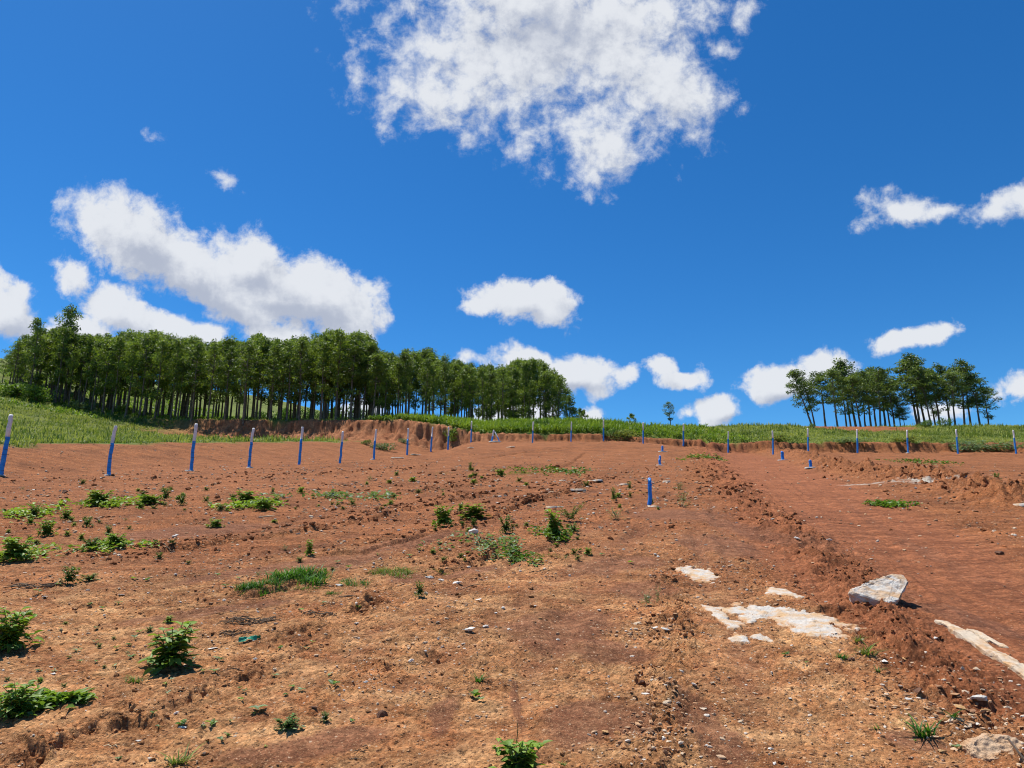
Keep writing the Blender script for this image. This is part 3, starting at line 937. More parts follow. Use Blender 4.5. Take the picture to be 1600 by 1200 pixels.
# ------------------------------------------------------------------ trees
def make_tree(seed, H=10.0, bare=.40, rad=1.5, clumps=46, per=58, leaf=.27, lean=0.0, crown_mat=M_EUC, narrow=False, open_=.97):
    rng = np.random.RandomState(seed)
    tr = Acc(); lf = Acc()
    n = 9
    wob = np.cumsum(rng.normal(size=(n, 2)) * .07, 0)
    tp = []
    for i in range(n):
        t = i / (n - 1)
        tp.append([wob[i, 0] * t + lean * H * t ** 1.4, wob[i, 1] * t, -.25 + (H * .97 + .25) * t])
    tp = np.array(tp)
    V, Fq = tube(tp, [.125 * (1 - t * .86) * (1.25 if t == 0 else 1) for t in np.linspace(0, 1, n)], 7); tr.add(V, Fq)
    def on_trunk(t):
        q = t * (n - 1); i = min(int(q), n - 2); return tp[i] + (tp[i + 1] - tp[i]) * (q - i)
    cl = []
    nb = 26
    for k in range(nb):
        t = bare + (1 - bare) * max(0, (k + rng.uniform(-.9, .9)) / nb) - (rng.uniform(0, .12) if k < 5 else 0)
        t = min(max(t, bare * .62), .985)
        s = (t - bare) / (1 - bare)
        prof = float(np.interp(s, [-.2, 0, .15, .4, .65, .85, 1.0], [.45, .62, .85, 1.0, .82, .5, .22])) * (1.0 if not narrow else .9)
        ln = rad * prof * rng.uniform(.55, 1.15)
        az = k * 2.4 + rng.uniform(-.5, .5)
        b = on_trunk(t); out = np.array([math.cos(az), math.sin(az), rng.uniform(.35, .95)])
        mid = b + out * ln * .5; end = b + out * np.array([1, 1, .75]) * ln
        V, Fq = tube([b, mid, end], [.035, .024, .01], 4, False); tr.add(V, Fq)
        cl.append((end, rng.uniform(.34, .62))); cl.append((mid + rng.normal(size=3) * .15, rng.uniform(.25, .45)))
    for k in range(5): cl.append((on_trunk(.88 + .03 * k) + rng.normal(size=3) * .14, .34))
    for c, r in cl:
        if rng.uniform() > .93 * open_: continue
        m = int(per * (r / .45) ** 2)
        u = unit(rng.normal(size=(m, 3))) * (r * rng.uniform(.25, 1, (m, 1)) ** .6) * np.array([1, 1, .8])
        tn = np.clip(rng.uniform(0, .62) + rng.uniform(-.12, .42, m), 0, 1)
        V, Fq, T = leaf_quads(rng, c + u, rng.uniform(.7, 1.3, m) * leaf, rng.uniform(.3, .5, m) * leaf, unit(u) * .6, .55, tn)
        lf.add(V, Fq, T)
    return tr.mesh('trunk', [M_BARK]), lf.mesh('crown', [crown_mat], False)


VARS = [make_tree(500 + i, rad=1.0 + .15 * (i % 4), bare=.32 + .055 * (i % 5), lean=(-.03, .0, .025, -.015)[i % 4], open_=(.97, .85, .92)[i % 3], per=(58, 46, 52)[i % 3]) for i in range(14)]
RVARS = [make_tree(700 + i, rad=1.5 + .12 * (i % 3), bare=.40 + .05 * (i % 4), lean=-.05 + .022 * (i % 5), crown_mat=M_EUC2, clumps=40, open_=.93) for i in range(7)]
SPARSE = make_tree(801, rad=1.25, bare=.45, crown_mat=M_EUC2, open_=.6, lean=.02)


def plant_tree(x, y, H, var, label, group=None, width=1.0, rz=0.0, name='eucalyptus_tree', sink=0.0):
    r = tag(empty(name, (x, y, float(macro(x, y)) - sink), rz), label, 'tree', group)
    link('trunk', var[0], r); link('crown', var[1], r)
    r.scale = (H / 10 * width, H / 10 * width, H / 10)
    return r


SKYL = np.array([(0, 546), (30, 530), (45, 508), (62, 520), (80, 508), (92, 500), (105, 520), (150, 522), (180, 514), (215, 512), (250, 518), (300, 527), (340, 530), (370, 526), (405, 518), (430, 528), (480, 522), (520, 512), (555, 516), (575, 528), (588, 552),
                 (605, 548), (628, 545), (655, 538), (680, 548), (700, 558), (740, 566), (780, 566), (810, 558), (830, 556), (848, 560), (866, 572), (882, 592), (896, 625), (905, 640)])


def uv_of(x, y, z):
    p = np.array([x, y, z]); d = p @ FWD
    return 800 + F_PX * (p @ RGT) / d, 600 - F_PX * (p @ UPV) / d


rng = np.random.RandomState(11)
spots = []
# front edge of the plantation runs along the top of the bank, then back to the right
edge = np.array([(-82, 104), (-62, 93), (-46, 86.5), (-25, 78.5), (-15.5, 76.5)])
right = np.array([(-15.0, 76.5), (-4.0, 91), (6.5, 105), (12.5, 113)])
def walk(pl, step):
    out = []
    for a, b in zip(pl[:-1], pl[1:]):
        L = np.linalg.norm(b - a); k = max(1, int(round(L / step)))
        out += [a + (b - a) * j / k for j in range(k)]
    return out + [pl[-1]]
for row in range(6):
    for q in walk(edge + np.array([0, row * 2.7]), 2.35):
        spots.append((q[0] + rng.normal() * .45 + .7 * (row % 2), q[1] + rng.normal() * .45, row))
for row in range(5):
    for q in walk(right + np.array([-row * 2.6 - .5, row * 1.4 + 2.2]), 2.35):
        spots.append((q[0] + rng.normal() * .4, q[1] + rng.normal() * .4, row))
SPECIAL = []
print('plantation trees', len(spots))
for i, (x, y, row) in enumerate(spots):
    z = float(macro(x, y))
    u, v = uv_of(x, y, z)
    vt = np.interp(u, SKYL[:, 0], SKYL[:, 1], left=560, right=645) + abs(rng.normal()) * 11 + (4 if row == 0 else 0)
    H = ray(u, vt)[2] * y - z
    if H < 2.5: continue
    H = min(H, 15.5)
    var = VARS[rng.randint(len(VARS))]
    plant_tree(x, y, H, var, 'slender eucalyptus with a bare dark trunk among the dense plantation rows on the left', 'eucalyptus trees of the dense plantation',
               rng.uniform(.85, 1.25) * (1.0 if H > 8 else 1.25), rng.uniform(0, 6.28))


def tree_at(u, vb, vt, y, var, label, name='eucalyptus_tree', group=None, width=1.0, rz=None):
    d = ray(u, vb)
    x = d[0] * y
    z = float(macro(x, y))
    top = ray(u, vt)[2] * y
    return plant_tree(x, y, top - z, var, label, group, width, rng.uniform(0, 6.28) if rz is None else rz, name)


tree_at(90, 640, 476, 97, VARS[2], 'tallest eucalyptus at the left end of the plantation, its open tip above all others', width=.8)
tree_at(42, 640, 498, 93, VARS[5], 'leaning tall eucalyptus at the far left with a rounded top', width=.95)
tree_at(12, 640, 532, 95, VARS[7], 'lowest spreading eucalyptus cut by the left edge of the photo', width=1.25)

RT = [  # right group, base u, top u, top v, distance
    (1270, 1250, 572, 92), (1274, 1266, 588, 94), (1290, 1290, 580, 97), (1309, 1304, 576, 93), (1323, 1318, 590, 98), (1330, 1322, 572, 101), (1338, 1336, 560, 99),
    (1345, 1345, 584, 93), (1352, 1352, 588, 100), (1361, 1362, 578, 96), (1369, 1370, 572, 101), (1376, 1378, 576, 92), (1384, 1386, 578, 97), (1391, 1392, 584, 102), (1398, 1398, 598, 95), (1407, 1408, 620, 99), (1414, 1412, 636, 94),
    (1435, 1420, 560, 97), (1438, 1432, 554, 95), (1447, 1442, 566, 99), (1456, 1452, 572, 93), (1462, 1460, 584, 101), (1469, 1468, 580, 96), (1485, 1486, 568, 98), (1493, 1494, 580, 93),
    (1507, 1512, 564, 96), (1517, 1522, 572, 100), (1532, 1536, 585, 95), (1545, 1552, 604, 97),
]
for i, (ub, ut, vt, yd) in enumerate(RT):
    x = ray(ub, 668)[0] * yd; z = float(macro(x, yd)); H = ray(ut, vt)[2] * yd - z
    lab = 'slender eucalyptus inside the separate tree group on the right skyline'
    grp = 'eucalyptus trees of the right group'
    if i == 0: lab, grp = 'outermost left eucalyptus of the right group, leaning left with a low hanging branch', None
    if i == len(RT) - 1: lab, grp = 'outermost right eucalyptus of the right group, shortest crown hanging over the edge', None
    if i == 18: lab, grp = 'tallest eucalyptus of the right group, just right of the gap', None
    if i == 16: lab, grp = 'lowest eucalyptus of the right group, at the gap between its two halves', None
    r = plant_tree(x, yd, H, RVARS[i % len(RVARS)], lab, grp, (1.25 + .3 * ((i * 7) % 5) / 5) * (1.2 if H < 7 else 1), rng.uniform(-.7, .7))
    ux = (ut - ub) / F_PX * yd / max(H, 1)
    r.rotation_euler = (0, math.atan(ux) * .9, r.rotation_euler[2])

# ------------------------------------------------------------------ bushes and small far trees
def make_bush(seed, mat, n=700, leaf=.10, tall=1.0, stems=5):
    rg = np.random.RandomState(seed); st = Acc(); lf = Acc()
    for k in range(stems):
        az = rg.uniform(0, 6.28); e = np.array([math.cos(az) * .3, math.sin(az) * .3, .8 * tall]) * rg.uniform(.7, 1)
        V, Fq = tube([(0, 0, -.05), e * .5 + rg.normal(size=3) * .03, e], [.03, .02, .008], 4, False); st.add(V, Fq)
    for k in range(14):
        c = np.array([rg.normal() * .24, rg.normal() * .24, rg.uniform(.12, .85) * tall])
        r = rg.uniform(.14, .27); m = n // 14
        u = unit(rg.normal(size=(m, 3))) * r * rg.uniform(.3, 1, (m, 1)) ** .5
        V, Fq, T = leaf_quads(rg, c + u, rg.uniform(.7, 1.3, m) * leaf, rg.uniform(.35, .55, m) * leaf, u * 2, .1, np.clip(rg.uniform(0, .5) + rg.uniform(0, .5, m), 0, 1))
        lf.add(V, Fq, T)
    return st.mesh('stem', [M_STEM]), lf.mesh('foliage', [mat], False)


BUSHV = [make_bush(40 + i, m, 900, .11, t) for i, (m, t) in enumerate(((M_DARKWEED, .8), (M_GREYWEED, .7), (M_WEED, .9), (M_DRYGRASS, .8)))]
CONIF = make_tree(901, H=10, bare=.12, rad=1.9, crown_mat=M_EUC, leaf=.5, per=40)
BUSHES = [  # u, v base, width px, height px, variant, label
    (598, 703, 26, 15, 1, 'low grey green bush at the foot of the red bank, right of a fence post'),
    (573, 695, 12, 9, 0, 'small dark bush on the gullied red bank'),
    (706, 690, 22, 24, 2, 'rounded green bush hanging over the edge of the red step'),
    (630, 692, 12, 9, 1, 'small faded bush on the bare slope below the bank'),
    (956, 684, 22, 16, 0, 'dark round bush in the crop near the middle of the skyline'),
    (980, 688, 34, 22, 3, 'reddish drying bush beside the dark round one'),
    (843, 672, 22, 22, 0, 'dark bush under the last trees of the plantation'),
    (1325, 692, 40, 10, 1, 'low grey bush in the grass below the right tree group'),
    (1512, 704, 46, 20, 1, 'broad grey green bush among grass between the two rightmost posts'),
    (1560, 704, 50, 16, 1, 'wide grey green bush near the right edge of the photo'),
    (1448, 668, 16, 13, 0, 'dark bush at the foot of the trunks, right of the tree gap'),
    (1476, 668, 15, 18, 0, 'upright dark bush among the trunks of the right group'),
    (1268, 668, 9, 8, 0, 'tiny dark bush at the foot of the outermost left tree of the right group'),
    (1210, 690, 36, 12, 3, 'pale green bush behind the fence right of the track'),
    (1420, 692, 36, 14, 3, 'yellowish bush on the right grass slope'),
    (60, 622, 40, 28, 2, 'light green bush on the hillside at the far left'),
    (20, 652, 50, 22, 2, 'broad bright bush at the left edge above the meadow'),
    (125, 650, 30, 18, 1, 'pale bush in the meadow below the left trees'),
    (190, 658, 34, 16, 2, 'bright bush at the top of the meadow where the bank begins'),
]
for i, (u, v, wp, hp, var, lab) in enumerate(BUSHES):
    p = hit(u, v, macro) if v > 660 else None
    if p is None or p[1] > 130:
        y = 84 if v > 660 else 92
        p = np.array([ray(u, v)[0] * y, y])
    p = np.array([p[0], p[1], float(macro(p[0], p[1]))])
    s_ = px_m(p)
    r = tag(empty('bush', p, i * 1.3), lab, 'bush')
    link('stem', BUSHV[var][0], r); link('foliage', BUSHV[var][1], r)
    r.scale = (wp * s_ / .9, wp * s_ / .9, hp * s_ / .95)
tree_at(1048, 664, 627, 92, SPARSE, 'lone small tree standing by itself on the middle skyline', 'small_tree', width=1.5)
tree_at(906, 660, 637, 106, CONIF, 'small dark pointed tree just beyond the end of the plantation', 'small_tree', width=.7)
tree_at(914, 660, 640, 108, CONIF, 'smaller dark pointed tree, right one of two beyond the plantation', 'small_tree', width=.9)
tree_at(985, 664, 646, 96, CONIF, 'tiny dark tree poking out of the crop left of the lone tree', 'small_tree', width=1.3)
# dark bushes closing the view behind the trunks
rb = np.random.RandomState(5)
for i, (u, hp) in enumerate([(420, 18), (445, 24), (470, 26), (492, 22), (520, 28), (545, 30), (575, 26), (606, 22), (640, 20), (700, 16), (760, 14), (815, 18)]):
    y = 112 + 6 * rb.uniform(); x = ray(u, 640)[0] * y
    r = tag(empty('bush', (x, y, float(macro(x, y)) - .2), i), 'dark undergrowth bush seen between the trunks of the plantation', 'bush', 'undergrowth bushes behind the plantation trunks')
    link('stem', BUSHV[0][0], r); link('foliage', BUSHV[0][1], r)
    s_ = y / F_PX; r.scale = (30 * s_, 30 * s_, hp * 1.4 * s_)

# ------------------------------------------------------------------ meadow grass, crop
def scatter(rg, n, x0, x1, y0, y1, keep):
    x = rg.uniform(x0, x1, n); y = rg.uniform(y0, y1, n)
    k = keep(x, y); return x[k], y[k]


def grass_keep(x, y, lo=.5):
    _, mk = height_and_masks(x, y)
    return mk['grassy'] > lo


rg = np.random.RandomState(77)
a = Acc()
# left meadow
x, y = scatter(rg, 300000, -100, -10, 30, 100, lambda x, y: (np.abs(x) < y * 1.05) & grass_keep(x, y))
cl = fbm(x, y, 2.2, 3, ox=31)
k = (cl > -.35) & (rg.uniform(size=len(x)) < .55); x, y, cl = x[k], y[k], cl[k]
Hh = (.16 + .18 * np.clip(cl + .3, 0, 1)) * rg.uniform(.5, 1.5, len(x))
V, Fq, T = blades(rg, np.stack([x, y, hgt(x, y) - .02], -1), Hh, rg.uniform(.03, .075, len(x)), rg.uniform(.2, 1.0, len(x)))
T = np.clip(T * .6 + np.repeat(.25 + .55 * fbm(x, y, 5, 3, ox=41), 8), 0, 1); a.add(V, Fq, T)
# right bank
x, y = scatter(rg, 210000, 10, 90, 64, 97, lambda x, y: (np.abs(x) < y * .86) & grass_keep(x, y))
cl = fbm(x, y, 2.5, 3, ox=33)
k = rg.uniform(size=len(x)) < .5; x, y, cl = x[k], y[k], cl[k]
Hh = (.15 + .18 * np.clip(cl + .3, 0, 1)) * rg.uniform(.5, 1.5, len(x))
V, Fq, T = blades(rg, np.stack([x, y, hgt(x, y) - .02], -1), Hh, rg.uniform(.035, .085, len(x)), rg.uniform(.2, 1.0, len(x)))
T = np.clip(T * .6 + np.repeat(.3 + .6 * fbm(x, y, 6, 3, ox=43), 8), 0, 1); a.add(V, Fq, T)
# taller dry stalks and weeds standing in clumps above the grass
for (x0, x1, y0, y1, n_) in ((-75, -12, 30, 92, 60000), (10, 90, 66, 97, 60000)):
    x, y = scatter(rg, n_, x0, x1, y0, y1, lambda x, y: (np.abs(x) < y * .86) & grass_keep(x, y, .7))
    k = fbm(x, y, 1.6, 3, ox=57) + .5 * fbm(x, y, 7, 2, ox=58) > .42; x, y = x[k], y[k]
    V, Fq, T = blades(rg, np.stack([x, y, hgt(x, y) - .02], -1), rg.uniform(.25, .70, len(x)), rg.uniform(.04, .09, len(x)), rg.uniform(.05, .7, len(x)))
    a2 = np.clip(np.repeat(rg.choice([.05, .35, 1.0], len(x), p=[.45, .25, .3]), 8) + T * .15, 0, 1); a.add(V, Fq, a2)
tag(link('meadow_grass', a.mesh('meadow_grass', [M_DRYGRASS], False)), 'long uneven meadow grass on the banks beyond the fence', 'grass', kind='stuff')
# grass growing behind the trunks on the far slope
a = Acc()
x, y = scatter(rg, 60000, -120, -10, 84, 150, lambda x, y: (np.abs(x) < y * .86))
k = fbm(x, y, 4, 3, ox=35) > -.1; x, y = x[k], y[k]
V, Fq, T = blades(rg, np.stack([x, y, macro(x, y) - .02], -1), rg.uniform(.3, .7, len(x)), rg.uniform(.08, .2, len(x)), rg.uniform(.3, 1, len(x)))
a.add(V, Fq, T)
tag(link('field_growth', a.mesh('field_growth', [M_CROP], False)), 'bright green low growth on the slope behind the plantation trunks', 'crop', kind='stuff')
# leafy crop along the middle skyline
a = Acc()
x, y = scatter(rg, 5200, -16, 24, 67, 86, lambda x, y: (y > bank_y(x) + 1.4) & ((x < 13) | (rg.uniform(size=len(x)) < .35)) & (y > bank_y(x) + 1.6 + 1.2 * (x < -6)))
zz = macro(x, y); hh = rg.uniform(.5, 1.15, len(x)) * np.interp(x, [-16, -8, 12, 24], [.6, 1, 1, .65])
for k in range(9):
    t = rg.uniform(.05, .85, len(x))
    V, Fq, T = blades(rg, np.stack([x + rg.normal(size=len(x)) * .12, y + rg.normal(size=len(x)) * .12, zz + hh * t * .6], -1), hh * rg.uniform(.35, .65, len(x)), rg.uniform(.06, .13, len(x)), rg.uniform(.5, 1.3, len(x)))
    a.add(V, Fq, np.clip(T * .7 + np.repeat(.2 + .4 * fbm(x, y, 5, 2, ox=51), 8), 0, 1))
V, Fq, T = blades(rg, np.stack([x, y, zz - .02], -1), hh * 1.15, np.full(len(x), .045), rg.uniform(0, .15, len(x))); a.add(V, Fq, T)
tag(link('crop', a.mesh('crop', [M_CROP], False)), 'leafy green crop growing above the red step on the middle skyline', 'crop', kind='stuff')

# ------------------------------------------------------------------ loose soil: clods and gravel
ICO = {}
for sub in (1, 2, 3):
    bm = bmesh.new(); bmesh.ops.create_icosphere(bm, subdivisions=sub, radius=1)
    bm.verts.ensure_lookup_table()
    ICO[sub] = (np.array([v.co[:] for v in bm.verts]), np.array([[v.index for v in f.verts] for f in bm.faces])); bm.free()


def lumps(rg, P, S, sub, flat=(.55, .9), jag=.28, sink=.25):
    """many rough lumps as one set of triangles"""
    V0, F0 = ICO[sub]; n = len(P); nv = len(V0)
    jit = 1 + rg.uniform(-jag, jag, (n, nv)) * (1 if sub < 2 else .7)
    low = rg.normal(size=(n, 3, 3)) * .22 + np.eye(3)
    V = np.einsum('nij,vj->nvi', low, V0) * jit[..., None]
    az = rg.uniform(0, 6.28, n); ca, sa = np.cos(az), np.sin(az)
    X = V[..., 0] * ca[:, None] - V[..., 1] * sa[:, None]; Y = V[..., 0] * sa[:, None] + V[..., 1] * ca[:, None]
    fl = rg.uniform(flat[0], flat[1], n)
    V = np.stack([X, Y * rg.uniform(.6, 1, (n, 1)), V[..., 2] * fl[:, None]], -1) * S[:, None, None]
    V += P[:, None, :]; V[..., 2] += (S * fl * (1 - 2 * sink) * .5)[:, None] * 1.0
    Fq = (F0[None] + (np.arange(n) * nv)[:, None, None]).reshape(-1, 3)
    return V.reshape(-1, 3), Fq, np.repeat(rg.uniform(0, 1, n), nv)


def wedge(rg, n, r0, r1, half=41):
    """points spread evenly in the picture: density falls with distance"""
    a = np.radians(rg.uniform(-half, half, n)); r = r0 * (r1 / r0) ** rg.uniform(0, 1, n)
    return r * np.sin(a), r * np.cos(a)


rg = np.random.RandomState(31)
a = Acc()
x, y = wedge(rg, 90000, 2.9, 34)
z, mk = height_and_masks(x, y)
pr = (.05 + .95 * mk['clod'] + .10 * np.clip(mk['rough'] - .9, 0, 1)) * (1 - .95 * mk['track'] * (mk['clod'] < .3)) * (1 - .9 * mk['silt']) * (1 - mk['sand'])
k = rg.uniform(size=len(x)) < pr * .55
x, y, z, ck, tk = x[k], y[k], z[k], mk['clod'][k], mk['tan'][k]
S = (.006 + .016 * rg.uniform(size=len(x)) ** 3 + .015 * ck * rg.uniform(size=len(x)) ** 2.5) * np.clip(y / 6, .75, 3.2)
big = S > .022
for m_, sub in ((big, 2), (~big, 1)):
    V, Fq, T = lumps(rg, np.stack([x[m_], y[m_], z[m_]], -1), S[m_], sub, jag=.34); a.add(V, Fq, np.repeat(tk[m_], len(ICO[sub][0])))
print('clods', len(x))
me = a.mesh('soil_clods', [M_CLOD], False); me.attributes['tone'].name = 'tan'
tag(link('soil_clods', me), 'loose crumbs and clods of red soil along rills and ridges', 'soil', kind='stuff')


def gravel_material():
    m, q, b, out = material('gravel')
    t = q.attr('tone')
    cr = q.new('ShaderNodeValToRGB'); q.l.new(t, cr.inputs[0])
    e = cr.color_ramp.elements
    e[0].position = 0; e[0].color = (.20, .10, .055, 1); e[1].position = 1; e[1].color = (.60, .55, .47, 1)
    for p_, c_ in ((.3, (.40, .22, .11, 1)), (.55, (.50, .30, .16, 1)), (.75, (.55, .42, .28, 1))):
        k_ = e.new(p_); k_.color = c_
    pos = q.new('ShaderNodeNewGeometry').outputs['Position']
    c = q.mix(q.ramp(q.noise(pos, 90, 4, .6), .4, .7, 0, .5), cr.outputs[0], (.34, .17, .085))
    q.l.new(c, b.inputs['Base Color']); b.inputs['Roughness'].default_value = .9; b.inputs['Specular IOR Level'].default_value = .2
    return m


a = Acc()
x, y = wedge(rg, 60000, 2.9, 46)
z, mk = height_and_masks(x, y)
patch = np.clip(.30 + .8 * fbm(x, y, 1.3, 3, ox=71), .05, 1)
c1 = hit(1500, 1130, macro); c2 = hit(1080, 1110, macro); c3 = hit(1120, 770, macro)
for c_, rr in ((c1, .5), (c2, .55), (hit(1030, 985, macro), .35), (hit(1010, 1160, macro), .3), (hit(1120, 880, macro), .6)):
    patch += .9 * np.exp(-((x - c_[0]) ** 2 + (y - c_[1]) ** 2) / rr ** 2)
pr = patch * (1 - .8 * mk['track']) * (1 - .75 * mk['silt'])
k = rg.uniform(size=len(x)) < pr
x, y, z = x[k], y[k], z[k]
S = (.0032 + .011 * rg.uniform(size=len(x)) ** 3.2) * np.clip(y / 5, .8, 3.8)
V, Fq, T = lumps(rg, np.stack([x, y, z], -1), S, 1, flat=(.4, .8), jag=.2, sink=.15); a.add(V, Fq, T)
for (u, v, sx, sy, nn, s0) in ((1520, 1110, .30, .28, 420, .016), (1560, 1150, .2, .2, 160, .014), (1500, 1050, .3, .25, 160, .012), (1040, 1090, .10, .35, 170, .013), (1020, 1150, .12, .18, 150, .014), (1040, 985, .16, .12, 90, .014), (1300, 860, .5, .6, 120, .02), (1120, 772, .8, .9, 110, .03), (60, 775, 1.6, 1.0, 160, .035)):
    c = hit(u, v, macro); x = c[0] + rg.normal(size=nn) * sx; y = c[1] + rg.normal(size=nn) * sy
    V, Fq, T = lumps(rg, np.stack([x, y, hgt(x, y)], -1), s0 * (.25 + rg.uniform(size=nn) ** 2.2), 1, flat=(.3, .7), jag=.24, sink=.1); a.add(V, Fq, T)
print('gravel', len(x))
tag(link('gravel', a.mesh('gravel', [gravel_material()], False)), 'small pale gravel strewn over the soil', 'gravel', kind='stuff')

# ------------------------------------------------------------------ stones and rocks
def hull_mesh(name, pts, mat, seed, sub=3, amp=.05, sharp=True, size=None):
    bm = bmesh.new()
    for p_ in pts: bm.verts.new(p_)
    r = bmesh.ops.convex_hull(bm, input=bm.verts)
    junk = [e for e in r['geom_interior'] if isinstance(e, bmesh.types.BMVert)]
    if junk: bmesh.ops.delete(bm, geom=junk, context='VERTS')
    bmesh.ops.bevel(bm, geom=list(bm.edges), offset=amp * .5, segments=1, affect='EDGES')
    bmesh.ops.triangulate(bm, faces=bm.faces)
    for k in range(sub): bmesh.ops.subdivide_edges(bm, edges=bm.edges, cuts=1, use_grid_fill=True)
    bm.normal_update()
    co = np.array([v.co[:] for v in bm.verts]); no = np.array([v.normal[:] for v in bm.verts])
    L = size or np.ptp(co, 0).max()
    q = co / L * 3.0 + seed
    n1 = perlin(q[:, 0] + q[:, 2] * .7, q[:, 1] - q[:, 2] * .6); n2 = perlin(q[:, 0] * 3.1 - q[:, 2] * 2.2, q[:, 1] * 3.1 + q[:, 2] * 2.7); n3 = perlin(q[:, 0] * 8 + q[:, 2] * 7, q[:, 1] * 8 - q[:, 2] * 7)
    off = amp * (.9 * n1 + .45 * n2 + .25 * n3)
    co = co + no * off[:, None]
    for v, c in zip(bm.verts, co): v.co = c
    me = bpy.data.meshes.new(name); bm.to_mesh(me); bm.free()
    me.materials.append(mat)
    for p_ in me.polygons: p_.use_smooth = False
    return me


def stone_mesh(seed, mat, flat=.55, n=14):
    rg = np.random.RandomState(seed)
    pts = unit(rg.normal(size=(n, 3))) * rg.uniform(.75, 1.0, (n, 1)) * np.array([.5, .36, .5 * flat])
    return hull_mesh('stone', pts, mat, seed, 2, .045)


